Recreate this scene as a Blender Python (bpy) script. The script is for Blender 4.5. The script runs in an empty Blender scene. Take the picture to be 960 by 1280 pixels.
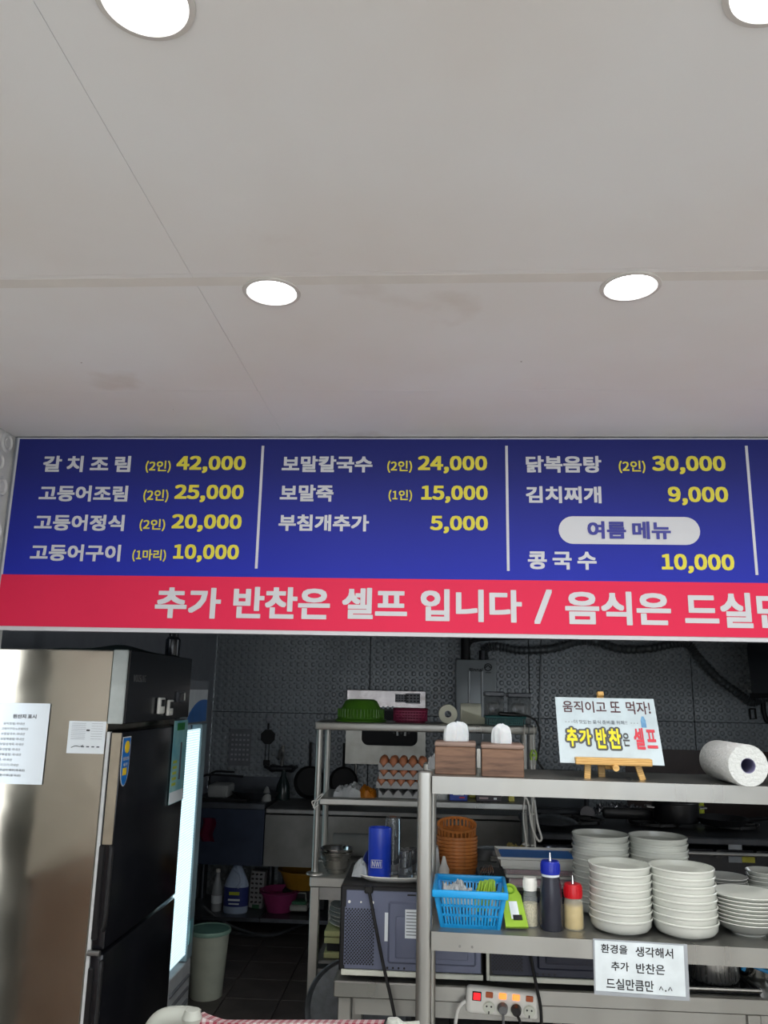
import bpy, bmesh, random
from math import *
from mathutils import Vector, Matrix, Euler
random.seed(7)
S = bpy.context.scene
COL = S.collection
# ------------------------------------------------------------ camera, world, light, exposure
F = 1000.0; PITCH = radians(12.7); YAW = radians(3.6); ROLL = radians(1.16); EYE = 1.62
CR = Matrix.Rotation(YAW, 3, 'Z') @ Matrix.Rotation(pi/2+PITCH, 3, 'X') @ Matrix.Rotation(ROLL, 3, 'Z')
CP = Vector((0, 0, EYE))
cd = bpy.data.cameras.new('camera'); cam = bpy.data.objects.new('camera', cd); COL.objects.link(cam)
cam.location = CP; cam.rotation_euler = CR.to_euler()
cd.sensor_fit = 'VERTICAL'; cd.sensor_height = 36.0; cd.lens = 36.0*F/1280; cd.clip_start = .02
S.camera = cam
W = bpy.data.worlds.new('daylight'); S.world = W; W.use_nodes = True
bg = W.node_tree.nodes['Background']; bg.inputs[0].default_value = (.86, .93, 1, 1); bg.inputs[1].default_value = 5.0
S.view_settings.view_transform = 'Standard'; S.view_settings.look = 'None'
S.view_settings.exposure = 0.0; S.view_settings.gamma = 1; S.view_settings.use_curve_mapping = False
S.cycles.use_denoising = True; S.cycles.max_bounces = 10; S.cycles.transparent_max_bounces = 16
S.cycles.sample_clamp_indirect = 6; S.cycles.caustics_refractive = False; S.cycles.caustics_reflective = False
LAMP_W = 5.6
CEIL = EYE + .83

def ray(x, y): return CR @ Vector(((x-480)/F, -(y-640)/F, -1))
def PY(x, y, Y): d = ray(x, y); return CP + d*(Y/d.y)
def PZ(x, y, Z): d = ray(x, y); return CP + d*((Z-EYE)/d.z)
def PX(x, y, X): d = ray(x, y); return CP + d*(X/d.x)
def mpp(p): return -(CR.transposed() @ (Vector(p)-CP)).z/F      # metres per photograph pixel at p

# ------------------------------------------------------------ materials
def lin(c):
    return tuple(((v/255+.055)/1.055)**2.4 if v > 10 else v/255/12.92 for v in c)
MATS = {}
def mat(name, rgb, rough=.5, metal=0.0, var=.08, scale=12, bump=.0, bscale=60, emit=None, estr=0, trans=0, ior=1.45, spec=.5,
        alpha=1, stretch=(1, 1, 1), coat=0, rgb2=None, sub=0, rvar=0, detail=5):
    if name in MATS: return MATS[name]
    m = bpy.data.materials.new(name); m.use_nodes = True; nt = m.node_tree; N = nt.nodes; L = nt.links
    b = N['Principled BSDF']; MATS[name] = m
    tc = N.new('ShaderNodeTexCoord'); mp = N.new('ShaderNodeMapping'); mp.inputs['Scale'].default_value = stretch
    L.new(tc.outputs['Object'], mp.inputs[0])
    n = N.new('ShaderNodeTexNoise'); n.inputs['Scale'].default_value = scale; n.inputs['Detail'].default_value = detail
    L.new(mp.outputs[0], n.inputs['Vector'])
    r = N.new('ShaderNodeMix'); r.data_type = 'RGBA'
    c = lin(rgb); c2 = lin(rgb2) if rgb2 else tuple(v*(1-2.2*var) for v in c)
    r.inputs[6].default_value = (*c2, 1); r.inputs[7].default_value = (*c, 1)
    mr = N.new('ShaderNodeMapRange'); mr.inputs[1].default_value = .3; mr.inputs[2].default_value = .62
    L.new(n.outputs['Fac'], mr.inputs[0]); L.new(mr.outputs[0], r.inputs[0]); L.new(r.outputs[2], b.inputs['Base Color'])
    b.inputs['Roughness'].default_value = rough; b.inputs['Metallic'].default_value = metal
    if rvar:
        rr = N.new('ShaderNodeMapRange'); rr.inputs[1].default_value = .3; rr.inputs[2].default_value = .7
        rr.inputs[3].default_value = rough-rvar; rr.inputs[4].default_value = rough+rvar
        L.new(n.outputs['Fac'], rr.inputs[0]); L.new(rr.outputs[0], b.inputs['Roughness'])
    b.inputs['Specular IOR Level'].default_value = spec
    b.inputs['Coat Weight'].default_value = coat; b.inputs['IOR'].default_value = ior
    b.inputs['Transmission Weight'].default_value = trans; b.inputs['Alpha'].default_value = alpha
    b.inputs['Subsurface Weight'].default_value = sub
    if bump:
        n2 = N.new('ShaderNodeTexNoise'); n2.inputs['Scale'].default_value = bscale; n2.inputs['Detail'].default_value = 3
        L.new(mp.outputs[0], n2.inputs['Vector'])
        bp = N.new('ShaderNodeBump'); bp.inputs['Strength'].default_value = bump; bp.inputs['Distance'].default_value = .01
        L.new(n2.outputs['Fac'], bp.inputs['Height']); L.new(bp.outputs[0], b.inputs['Normal'])
    if emit:
        b.inputs['Emission Color'].default_value = (*lin(emit), 1); b.inputs['Emission Strength'].default_value = estr
    return m

def wood_mat(name, a, b_, scale=9, stretch=(1, 6, 12)):
    m = mat(name, a, .45, rgb2=b_, scale=scale, stretch=stretch, bump=.15, bscale=30)
    nt = m.node_tree; w = nt.nodes.new('ShaderNodeTexWave'); w.wave_type = 'RINGS'; w.rings_direction = 'X'
    w.inputs['Scale'].default_value = 7; w.inputs['Distortion'].default_value = 9; w.inputs['Detail'].default_value = 3
    w.inputs['Detail Scale'].default_value = 1.2
    mp = [n for n in nt.nodes if n.type == 'MAPPING'][0]
    nt.links.new(mp.outputs[0], w.inputs['Vector'])
    mx = [n for n in nt.nodes if n.type == 'MIX'][0]
    nt.links.new(w.outputs['Fac'], mx.inputs[0])
    return m

def relief_mat(name, rgb, pitch, rough=.35, height=.004, var=.06):
    """glossy wall sheet pressed with staggered large and small round bosses in the XZ / YZ plane"""
    m = mat(name, rgb, rough, var=var, scale=3); nt = m.node_tree; N = nt.nodes; L = nt.links
    tc = N.new('ShaderNodeTexCoord'); outs = []
    for off, rad, hh in ((0, .36, 1.0), (.5, .20, .8)):
        mp = N.new('ShaderNodeMapping'); mp.inputs['Scale'].default_value = (1/pitch,)*3
        mp.inputs['Location'].default_value = (off, off, off)
        L.new(tc.outputs['Object'], mp.inputs[0])
        fr = N.new('ShaderNodeVectorMath'); fr.operation = 'FRACTION'; L.new(mp.outputs[0], fr.inputs[0])
        su = N.new('ShaderNodeVectorMath'); su.operation = 'SUBTRACT'; L.new(fr.outputs[0], su.inputs[0])
        su.inputs[1].default_value = (.5, .5, .5)
        mu = N.new('ShaderNodeVectorMath'); mu.operation = 'MULTIPLY'; L.new(su.outputs[0], mu.inputs[0])
        mu.inputs[1].default_value = (1, 0, 1)
        ln = N.new('ShaderNodeVectorMath'); ln.operation = 'LENGTH'; L.new(mu.outputs[0], ln.inputs[0])
        mr = N.new('ShaderNodeMapRange'); mr.interpolation_type = 'SMOOTHSTEP'
        mr.inputs[1].default_value = rad; mr.inputs[2].default_value = rad*.45
        mr.inputs[3].default_value = 0; mr.inputs[4].default_value = hh
        L.new(ln.outputs['Value'], mr.inputs[0]); outs.append(mr)
    ad = N.new('ShaderNodeMath'); ad.operation = 'MAXIMUM'
    L.new(outs[0].outputs[0], ad.inputs[0]); L.new(outs[1].outputs[0], ad.inputs[1])
    bp = N.new('ShaderNodeBump'); bp.inputs['Strength'].default_value = .8; bp.inputs['Distance'].default_value = height
    L.new(ad.outputs[0], bp.inputs['Height']); L.new(bp.outputs[0], N['Principled BSDF'].inputs['Normal'])
    return m

steel = mat('brushed_steel', (196, 194, 188), .3, 1, var=.05, scale=5, stretch=(.5, 6, 30), bump=.03, bscale=40, rvar=.08)
steel_rail = mat('steel_rail', (166, 166, 161), .34, .85, var=.10, scale=3, stretch=(2.2, .6, .12), rvar=.10, detail=1.5)
steel_dull = mat('dull_steel', (150, 150, 148), .42, .9, var=.12, scale=8)
chrome = mat('chrome', (220, 220, 220), .12, 1, var=.02)
fridge_steel = mat('fridge_steel', (190, 181, 165), .2, 1, var=.05, scale=3, bump=1.0, bscale=2.2, rvar=.06)
black_gloss = mat('black_lacquer', (24, 25, 30), .22, var=.1, scale=4, bump=.02, bscale=8)
black = mat('black_plastic', (22, 22, 24), .4)
black_soft = mat('black_rubber', (16, 16, 17), .6)
dark_steel = mat('dark_grey_steel', (58, 60, 64), .4, .6, var=.2)  # dark grey steel, tone varied at random
slate = mat('slate_enamel', (106, 112, 134), .42, .25, var=.05, scale=3)
navy_dark = mat('dark_navy_enamel', (38, 42, 58), .4, .2, var=.05)
white = mat('white_plastic', (232, 232, 226), .35, var=.02)
offwhite = mat('offwhite_plastic', (214, 217, 205), .4, var=.04)
melamine = mat('white_melamine', (208, 211, 204), .25, var=.02, coat=.2)
melamine_grey = mat('greyish_melamine', (200, 202, 198), .3, var=.03)
paper = mat('paper', (225, 232, 236), .7, var=.015, scale=4)
tissue = mat('tissue_paper', (210, 215, 218), .9, var=.02, bump=.2, bscale=40, sub=.1)
ink = mat('black_ink', (26, 24, 28), .6)
ink_grey = mat('grey_ink', (90, 94, 104), .6)
glass = mat('clear_plastic', (235, 240, 245), .06, trans=.95, ior=1.3, var=0)
laminate = mat('clear_laminate', (200, 208, 212), .15, trans=.6, ior=1.2, var=0)
milky = mat('milky_plastic', (226, 230, 228), .3, alpha=.3, var=.02)
blue = mat('bright_blue_plastic', (28, 158, 226), .35, var=.04)
lime = mat('lime_plastic', (156, 194, 66), .35, var=.06)
deepblue = mat('deep_blue_plastic', (24, 56, 170), .28, var=.04)
red = mat('red_plastic', (196, 22, 34), .28, var=.05)
green = mat('olive_green_plastic', (70, 120, 28), .35, var=.06)
maroon = mat('maroon_plastic', (108, 30, 56), .4)
wicker = mat('brown_woven_plastic', (190, 118, 58), .45, var=.16, scale=60)
wallm = relief_mat('kitchen_relief_sheet', (146, 153, 157), .056, .26, .010)
wall_plain = mat('kitchen_plain_wall', (140, 143, 150), .5, var=.06)

# ------------------------------------------------------------ mesh helpers
class MB:
    def __init__(s): s.bm = bmesh.new()
    def _x(s, geom, M):
        bmesh.ops.transform(s.bm, matrix=M, verts=geom)
    def box(s, c, d, rot=(0, 0, 0), bev=0, seg=1, taper=None):
        r = bmesh.ops.create_cube(s.bm, size=1); vs = r['verts']
        for v in vs:
            t = 1 if not taper or v.co.z > 0 else taper
            v.co = Vector((v.co.x*d[0]*t, v.co.y*d[1]*t, v.co.z*d[2]))
        if bev:
            es = list({e for v in vs for e in v.link_edges})
            q = bmesh.ops.bevel(s.bm, geom=es, offset=min(bev, min(d)*.45), segments=seg, affect='EDGES', profile=.5)
            vs = list({v for f in q['faces'] for v in f.verts} | {v for v in vs if v.is_valid})
        s._x(vs, Matrix.Translation(c) @ Euler(rot).to_matrix().to_4x4()); return s
    def cyl(s, a, b, r, n=16, r2=None, caps=True):
        a = Vector(a); b = Vector(b); d = b-a
        q = bmesh.ops.create_cone(s.bm, cap_ends=caps, segments=n, radius1=r, radius2=r if r2 is None else r2, depth=d.length)
        s._x(q['verts'], Matrix.Translation((a+b)/2) @ d.to_track_quat('Z', 'Y').to_matrix().to_4x4()); return s
    def lathe(s, prof, n=24, c=(0, 0, 0), M=None, sy=1, square=0, caps=True):
        rings = []
        for r, z in prof:
            ring = []
            for i in range(n):
                a = 2*pi*i/n; k = 1
                if square:
                    k = (abs(cos(a))**square+abs(sin(a))**square)**(-1/square)
                ring.append(s.bm.verts.new((c[0]+r*k*cos(a), c[1]+r*k*sin(a)*sy, c[2]+z)))
            rings.append(ring)
        for p, q in zip(rings, rings[1:]):
            for i in range(n):
                s.bm.faces.new((p[i], p[(i+1) % n], q[(i+1) % n], q[i]))
        tube_ = abs(prof[0][0]-prof[-1][0]) < 1e-6 and prof[0][0] > 1e-6 and len(prof) > 2
        if tube_ and abs(prof[0][1]-prof[-1][1]) > 1e-6 and len(prof) > 2:
            for i in range(n): s.bm.faces.new((rings[-1][i], rings[-1][(i+1) % n], rings[0][(i+1) % n], rings[0][i]))
        for ring, (r, z), fl in ((rings[0], prof[0], True), (rings[-1], prof[-1], False)):
            if r > 1e-6 and not tube_ and caps:
                try: s.bm.faces.new(list(reversed(ring)) if fl else ring)
                except ValueError: pass
        if M is not None: s._x([v for g in rings for v in g], M)
        bmesh.ops.remove_doubles(s.bm, verts=[v for g in rings for v in g], dist=1e-6)
        return s
    def tube(s, pts, r, n=8, smooth=4):
        P = [Vector(p) for p in pts]
        if smooth > 1 and len(P) > 2:
            Q = []; E_ = [2*P[0]-P[1]]+P+[2*P[-1]-P[-2]]
            for i in range(1, len(E_)-2):
                for k in range(smooth):
                    t = k/smooth; a, b, c, d = E_[i-1:i+3]
                    Q.append(.5*((2*b)+(c-a)*t+(2*a-5*b+4*c-d)*t*t+(3*b-a-3*c+d)*t**3))
            Q.append(P[-1]); P = Q
        rings = []; up = Vector((0, 0, 1))
        for i, p in enumerate(P):
            t = (P[min(i+1, len(P)-1)]-P[max(i-1, 0)]).normalized()
            u = up-t*up.dot(t)
            if u.length < .05: u = Vector((1, 0, 0))-t*t.x
            u.normalize(); w = t.cross(u); up = u
            rr = r(i/(len(P)-1)) if callable(r) else r
            rings.append([s.bm.verts.new(p+(u*cos(2*pi*k/n)+w*sin(2*pi*k/n))*rr) for k in range(n)])
        for a, b in zip(rings, rings[1:]):
            for k in range(n): s.bm.faces.new((a[k], b[k], b[(k+1) % n], a[(k+1) % n]))
        s.bm.faces.new(rings[0]); s.bm.faces.new(list(reversed(rings[-1])))
        return s
    def prism(s, poly, y0, y1, M=None):
        """polygon in XZ extruded along Y"""
        a = [s.bm.verts.new((x, y0, z)) for x, z in poly]; b = [s.bm.verts.new((x, y1, z)) for x, z in poly]
        n = len(a); s.bm.faces.new(a); s.bm.faces.new(list(reversed(b)))
        for i in range(n): s.bm.faces.new((a[i], b[i], b[(i+1) % n], a[(i+1) % n]))
        if M is not None: s._x(a+b, M)
        return s
    def grid(s, fn, nu, nv, thick=0):
        V = [[s.bm.verts.new(fn(i/nu, j/nv)) for j in range(nv+1)] for i in range(nu+1)]
        for i in range(nu):
            for j in range(nv): s.bm.faces.new((V[i][j], V[i+1][j], V[i+1][j+1], V[i][j+1]))
        if thick:
            fs = {f for r in V for v in r for f in v.link_faces}
            bmesh.ops.solidify(s.bm, geom=list(fs), thickness=thick)
        return s
    def mesh(s, name, m, angle=35, recalc=True):
        if recalc: bmesh.ops.recalc_face_normals(s.bm, faces=s.bm.faces)
        me = bpy.data.meshes.new(name); s.bm.to_mesh(me); s.bm.free()
        for p in me.polygons: p.use_smooth = True
        me.set_sharp_from_angle(angle=radians(angle))
        me.materials.append(m); return me

def link(name, me, parent=None, loc=None, rot=None):
    o = bpy.data.objects.new(name, me); COL.objects.link(o)
    if parent: o.parent = parent
    if loc is not None: o.location = loc
    if rot is not None: o.rotation_euler = rot
    return o
def part(name, mb, m, parent, loc=None, rot=None, label=None, kind=None, angle=35):
    o = link(name, mb.mesh(name, m, angle), parent, loc, rot)
    if label: o['label'] = label
    if kind: o['kind'] = kind
    return o
def tag(o, label, cat, group=None):
    o['label'] = label; o['category'] = cat
    if group: o['group'] = group
    return o
def thing(name, label, cat, loc=(0, 0, 0), rz=0, group=None, rot=None):
    return tag(link(name, None, None, loc, rot or (0, 0, rz)), label, cat, group)
def solo(name, mb, m, label, cat, loc=(0, 0, 0), rz=0, group=None, rot=None):
    return tag(link(name, mb.mesh(name, m), None, loc, rot or (0, 0, rz)), label, cat, group)
def struct(name, mb, m, parent=None):
    o = link(name, mb.mesh(name, m), parent)
    if not parent: o['kind'] = 'structure'
    return o
def copy_tree(o, parent=None):
    c = o.copy(); COL.objects.link(c); c.parent = parent
    for ch in [x for x in list(o.children)]: copy_tree(ch, c)
    return c
def again(o, loc, label, rz=None, group=None):
    c = copy_tree(o); c.location = loc; c['label'] = label
    if rz is not None: c.rotation_euler = (0, 0, rz)
    if group: c['group'] = group
    return c
def box_(c, d, **k): return MB().box(c, d, **k)

TXT = {}
import os
FONT = None
try:
    FONT = bpy.data.fonts.load(os.path.join(bpy.utils.system_resource('DATAFILES'), 'fonts', 'Noto Sans CJK Regular.woff2'))
except Exception:
    FONT = None
def text_mesh(body, w, h, m, off=.024, extrude=.0006):
    """print lying in the XZ plane, facing -Y, stretched to w by h, centred; off thickens the strokes"""
    c = bpy.data.curves.new('lettering', 'FONT'); c.body = body; c.resolution_u = 3
    if FONT: c.font = FONT
    o = bpy.data.objects.new('lettering', c); COL.objects.link(o)
    bpy.context.view_layer.update()
    me = bpy.data.meshes.new_from_object(o.evaluated_get(bpy.context.evaluated_depsgraph_get()))
    bpy.data.objects.remove(o); bpy.data.curves.remove(c)
    V = [v.co.copy() for v in me.vertices]; P = [tuple(p.vertices) for p in me.polygons]; bpy.data.meshes.remove(me)
    hs = [v.y for v in V]; off = off*(max(hs)-min(hs))/.85
    D = [(0, 0)]
    if off > .003: D += [(off*cos(i*pi/4+.0), off*sin(i*pi/4)) if i % 2 == 0 else (off*.95*(1 if cos(i*pi/4) > 0 else -1), off*.95*(1 if sin(i*pi/4) > 0 else -1)) for i in range(8)]
    xs = [v.x for v in V]; ys = [v.y for v in V]
    x0, x1, y0, y1 = min(xs)-off, max(xs)+off, min(ys)-off, max(ys)+off
    vs = []; fs = []
    for k, (dx, dy) in enumerate(D):
        n = len(vs)
        vs += [((v.x+dx-(x0+x1)/2)*w/(x1-x0), -extrude+.00004*k, (v.y+dy-(y0+y1)/2)*h/(y1-y0)) for v in V]
        fs += [tuple(n+i for i in p) for p in P]
    me = bpy.data.meshes.new('lettering'); me.from_pydata(vs, [], fs); me.materials.append(m); return me
def lettering(body, w, h, m, parent, loc, rot=None, off=.024, name='lettering'):
    return link(name, text_mesh(body, w, h, m, off), parent, loc, rot)
ORD = ['topmost', 'second', 'third', 'fourth', 'fifth', 'sixth', 'seventh', 'eighth', 'ninth', 'tenth', 'eleventh',
       'twelfth', 'thirteenth', 'fourteenth']

# ============================================================ SETTING
BY = 2.54                      # banner plane
KL, KR, KB = -1.70, 2.75, 6.3  # kitchen left, right, back
DL, DR, DB = -1.435, 2.75, -3.6
ceil_m = mat('painted_plasterboard', (230, 231, 231), .75, var=.03, scale=1.6, rgb2=(225, 222, 218), bump=.03, bscale=9)
# stains and specks in the paint
nt = ceil_m.node_tree; N = nt.nodes; L = nt.links
mx = [n for n in N if n.type == 'MIX'][0]; tc = [n for n in N if n.type == 'TEX_COORD'][0]
v = N.new('ShaderNodeTexVoronoi'); v.inputs['Scale'].default_value = 9; L.new(tc.outputs['Object'], v.inputs['Vector'])
lt = N.new('ShaderNodeMath'); lt.operation = 'LESS_THAN'; lt.inputs[1].default_value = .022; L.new(v.outputs['Distance'], lt.inputs[0])
m2 = N.new('ShaderNodeMix'); m2.data_type = 'RGBA'; m2.inputs[7].default_value = (.22, .2, .18, 1)
L.new(lt.outputs[0], m2.inputs[0]); L.new(mx.outputs[2], m2.inputs[6])
st = N.new('ShaderNodeTexNoise'); st.inputs['Scale'].default_value = 2.3; st.inputs['Detail'].default_value = 6
L.new(tc.outputs['Object'], st.inputs['Vector'])
sr = N.new('ShaderNodeMapRange'); sr.inputs[1].default_value = .64; sr.inputs[2].default_value = .74; sr.inputs[4].default_value = .35
L.new(st.outputs['Fac'], sr.inputs[0])
m3 = N.new('ShaderNodeMix'); m3.data_type = 'RGBA'; m3.inputs[7].default_value = (*lin((178, 160, 140)), 1)
L.new(sr.outputs[0], m3.inputs[0]); L.new(m2.outputs[2], m3.inputs[6]); L.new(m3.outputs[2], N['Principled BSDF'].inputs['Base Color'])

ceil_o = struct('ceiling', box_(((DL+DR)/2, (DB+BY)/2, CEIL+.03), (DR-DL+.4, BY-DB+.1, .05)), ceil_m)
ys = [DB, -.55, .46, 1.468, 2.12, BY]; xs = [DL, -.50, 1.30, DR]
for i in range(5):
    for j in range(3):
        g = .0004
        part('ceiling_board', box_(((xs[j]+xs[j+1])/2, (ys[i]+ys[i+1])/2, CEIL+.003), (xs[j+1]-xs[j]-g*2, ys[i+1]-ys[i]-g*2, .006)), ceil_m, ceil_o)
tape_m = mat('joint_filler', (222, 219, 213), .8, var=.03)
for y_ in (1.50,):
    part('joint_tape', box_(((DL+DR)/2, y_, CEIL-.0001), (DR-DL, .035, .0006)), tape_m, ceil_o)

floor_m = mat('dining_floor', (206, 203, 198), .4, var=.06)
struct('floor', box_(((DL+DR)/2, (DB+2.6)/2, -.05), (DR-DL+.6, 2.6-DB, .1)), floor_m)
kf = struct('floor_kitchen', box_(((KL+KR)/2, (2.6+KB)/2, -.056), (KR-KL+.4, KB-2.6+.4, .1)), black_soft)
tile_m = mat('dark_floor_tile', (96, 91, 88), .5, var=.18, scale=5, bump=.1, bscale=30)
tm = MB().box((0, 0, -.003), (.295, .295, .012), bev=.003).mesh('floor_tile', tile_m)
for i in range(15):
    for j in range(12):
        link('floor_tile', tm, kf, (KL+.15+.3*i, 2.76+.3*j, 0))
# dining walls
relief_w = mat('white_relief_sheet', (206, 207, 204), .4, var=.03)
wl = struct('wall_left', box_((DL-.06, (DB+2.62)/2, CEIL/2), (.12, 2.62-DB, CEIL+.1)), relief_w)
rb = MB()
for j in range(9):
    for i in range(11):
        y_ = 2.50-.075*i-(.037 if j % 2 else 0); z_ = CEIL-.035-.075*j
        prof = [(.0, .004), (.012, .004), (.016, .001), (.021, .001), (.026, .006), (.031, .006), (.035, 0)]
        rb.lathe(prof, 14, M=Matrix.Translation((DL, y_, z_)) @ Matrix.Rotation(pi/2, 4, 'Y'))
o = part('pressed_circles', rb, relief_w, wl); o['kind'] = 'stuff'
wr = MB(); oy0, oy1, oz0, oz1 = 3.5, 4.25, 1.35, 2.15      # unseen opening added to let side light into the kitchen
for y0, y1, z0, z1 in ((DB, oy0, 0, CEIL), (oy1, KB, 0, CEIL), (oy0, oy1, 0, oz0), (oy0, oy1, oz1, CEIL)):
    wr.box((DR+.06, (y0+y1)/2, (z0+z1)/2), (.12, y1-y0, z1-z0))
wsm = wood_mat('unseen_side_wainscot', (120, 84, 56), (74, 48, 32), 3, (1, 5, 1))
part('unseen_wainscot', box_((DL+.006, (DB+2.60)/2, .46), (.012, 2.60-DB, .90)), wsm, wl)  # unseen panelling added so the refrigerator side reflects brown low down
part('unseen_wainscot_rail', box_((DL+.01, (DB+2.60)/2, .93), (.02, 2.60-DB, .04)), wsm, wl)
struct('wall_right', wr, mat('right_wall', (225, 224, 220), .6))
pd = bpy.data.lights.new('added_side_daylight', 'AREA'); pd.shape = 'RECTANGLE'; pd.size = oz1-oz0; pd.size_y = oy1-oy0  # portal for the added, unseen kitchen opening
pd.cycles.is_portal = True
po = bpy.data.objects.new('added_side_daylight', pd); COL.objects.link(po); po.location = (DR-.01, (oy0+oy1)/2, (oz0+oz1)/2); po.rotation_euler = (0, pi/2, 0)
# front of the dining room behind the camera: wainscot, piers and window openings that let the daylight in
fw = MB()
fw.box(((DL+DR)/2, DB-.06, .42), (DR-DL, .12, .84)); fw.box(((DL+DR)/2, DB-.06, CEIL-.08), (DR-DL, .12, .26))
for x in (DL+.1, .55, DR-.1): fw.box((x, DB-.06, 1.5), (.2, .12, 1.6))
struct('wall_front', fw, wood_mat('unseen_wainscot', (170, 132, 92), (128, 92, 62), 3, (1, 1, 5)))
for k, x in enumerate((-.39, 1.6)):
    pd = bpy.data.lights.new('window_daylight', 'AREA'); pd.shape = 'RECTANGLE'; pd.size = 1.8; pd.size_y = 1.45
    pd.cycles.is_portal = True
    po = bpy.data.objects.new('window_daylight', pd); COL.objects.link(po); po.location = (x, DB+.02, 1.57); po.rotation_euler = (pi/2, 0, 0)
# kitchen shell
struct('wall_kitchen_left', box_((KL-.05, (2.62+KB)/2, CEIL/2), (.1, KB-2.62, CEIL+.1)), wall_plain)
struct('ceiling_kitchen', box_(((KL+KR)/2, (BY+KB)/2+.1, CEIL+.03), (KR-KL+.2, KB-BY, .05)), mat('kitchen_ceiling', (170, 170, 170), .7))
wb = struct('wall_back', box_(((KL+KR)/2, KB+.09, CEIL/2), (KR-KL+.2, .12, CEIL+.1)), black_soft)
for i in range(4):
    x0 = KL+i*1.22; x1 = min(x0+1.22, KR)
    for z0, z1 in ((0.0, 1.45), (1.45, CEIL)):
        part('wall_panel', box_(((x0+x1)/2, KB+.015, (z0+z1)/2), (x1-x0-.006, .03, z1-z0-.004), bev=.002), wallm, wb)
# lintel carrying the banner
struct('lintel', box_(((DL+DR)/2, BY+.075, (1.80+CEIL)/2), (DR-DL, .13, CEIL-1.80)), wall_plain)

# ============================================================ BANNER
bz0, bz1, bx0, bx1, bzm = 1.793, CEIL-.004, -1.42, 2.2, 1.974
ban = thing('menu_banner', 'long blue and red printed menu banner under the ceiling', 'banner', (0, BY, 0))
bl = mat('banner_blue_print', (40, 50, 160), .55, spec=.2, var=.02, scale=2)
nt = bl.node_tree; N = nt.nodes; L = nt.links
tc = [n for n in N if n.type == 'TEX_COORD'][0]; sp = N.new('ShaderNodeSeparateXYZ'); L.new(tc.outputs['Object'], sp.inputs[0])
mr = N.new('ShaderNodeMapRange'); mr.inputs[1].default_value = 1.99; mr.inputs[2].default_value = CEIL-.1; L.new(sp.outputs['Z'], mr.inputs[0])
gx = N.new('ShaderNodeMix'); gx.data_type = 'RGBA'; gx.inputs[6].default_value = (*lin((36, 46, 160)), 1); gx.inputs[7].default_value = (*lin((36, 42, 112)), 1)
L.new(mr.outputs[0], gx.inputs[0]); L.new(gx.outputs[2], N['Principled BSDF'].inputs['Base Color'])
rd = mat('banner_red_print', (214, 42, 78), .55, spec=.2, var=.02, scale=2)
wht = mat('banner_white_print', (198, 200, 204), .5, spec=.2, var=.01)
yel = mat('banner_yellow_print', (216, 206, 74), .5, spec=.2, var=.01)
part('white_border', box_(((bx0+bx1)/2, -.001, (bz0+bz1)/2), (bx1-bx0, .004, bz1-bz0)), wht, ban)
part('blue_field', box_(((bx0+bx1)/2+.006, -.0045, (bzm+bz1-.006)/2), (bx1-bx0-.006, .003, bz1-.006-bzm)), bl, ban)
part('red_field', box_(((bx0+bx1)/2+.003, -.0045, (bz0+.013+bzm)/2), (bx1-bx0-.003, .003, bzm-bz0-.013)), rd, ban)
def ban_text(t, x0, y0, x1, y1, m, off=.03):
    a = PY(x0, y1, BY-.006); b = PY(x1, y1, BY-.006); c = PY((x0+x1)/2, y0, BY-.006)
    lettering(t, b.x-a.x, c.z-(a.z+b.z)/2, m, ban, ((a.x+b.x)/2, -.007, (c.z+(a.z+b.z)/2)/2), off=.032 if t[0].isdigit() else (.018 if t[0] == '(' else .031))
for t, x0, y0, x1, y1, m in (
    ('갈 치 조 림', 53, 570, 162.6, 590.2, wht), ('(2인)', 181.5, 576, 213, 591, yel), ('42,000', 220, 570, 306.5, 591.5, yel),
    ('고등어조림', 48, 607, 159, 627, wht), ('(2인)', 178.7, 612, 210, 628, yel), ('25,000', 217.6, 606, 304, 628, yel),
    ('고등어정식', 42.3, 643.4, 154.7, 663.5, wht), ('(2인)', 174, 649, 206, 664, yel), ('20,000', 214, 643, 301.5, 665, yel),
    ('고등어구이', 37, 680.6, 150, 701.5, wht), ('(1마리)', 165, 687, 207, 702, yel), ('10,000', 216, 680.6, 298, 703, yel),
    ('보말칼국수', 352, 570, 465.4, 590.5, wht), ('(2인)', 484, 576, 515, 591, yel), ('24,000', 522.4, 570, 609, 592, yel),
    ('보말죽', 349.5, 606, 416.6, 627, wht), ('(1인)', 485.6, 612.5, 515, 627, yel), ('15,000', 526.5, 607, 609.7, 629, yel),
    ('부침개추가', 347.8, 643.4, 461, 664, wht), ('5,000', 537.5, 644.8, 610, 667, yel),
    ('닭복음탕', 657.5, 570, 752, 591, wht), ('(2인)', 773.7, 576, 807, 591.5, yel), ('30,000', 815.6, 570, 907.7, 593, yel),
    ('김치찌개', 657.5, 608, 752, 629, wht), ('9,000', 835.6, 608.5, 911, 632, yel),
    ('콩 국 수', 660, 689.5, 746, 712, wht), ('10,000', 827.6, 692.6, 918.8, 717, yel),
    ('추가', 192.5, 734.5, 275, 773, wht), ('반찬은', 290.5, 734, 412, 773.4, wht), ('셀프', 427, 735, 508.7, 774, wht),
    ('입니다', 525.5, 737, 652.7, 777.5, wht), ('/', 667.8, 737, 691, 780, wht), ('음식은', 707, 739.5, 839.7, 781.5, wht),
    ('드실만', 857, 741, 990, 785, wht)):
    ban_text(t, x0, y0, x1, y1, m)
for (x0, y0), (x1, y1) in (((330, 558), (320, 711)), ((632.5, 558), (635.5, 714)), ((931, 558), (946, 719))):
    a = PY(x0, y0, BY); b = PY(x1, y1, BY)
    part('divider_line', box_(((a.x+b.x)/2, -.0065, (a.z+b.z)/2), (.0085, .001, a.z-b.z)), wht, ban)
a = PY(698, 663, BY); b = PY(874, 663, BY); hh = (PY(786, 646, BY).z-PY(786, 680.5, BY).z)/2
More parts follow.
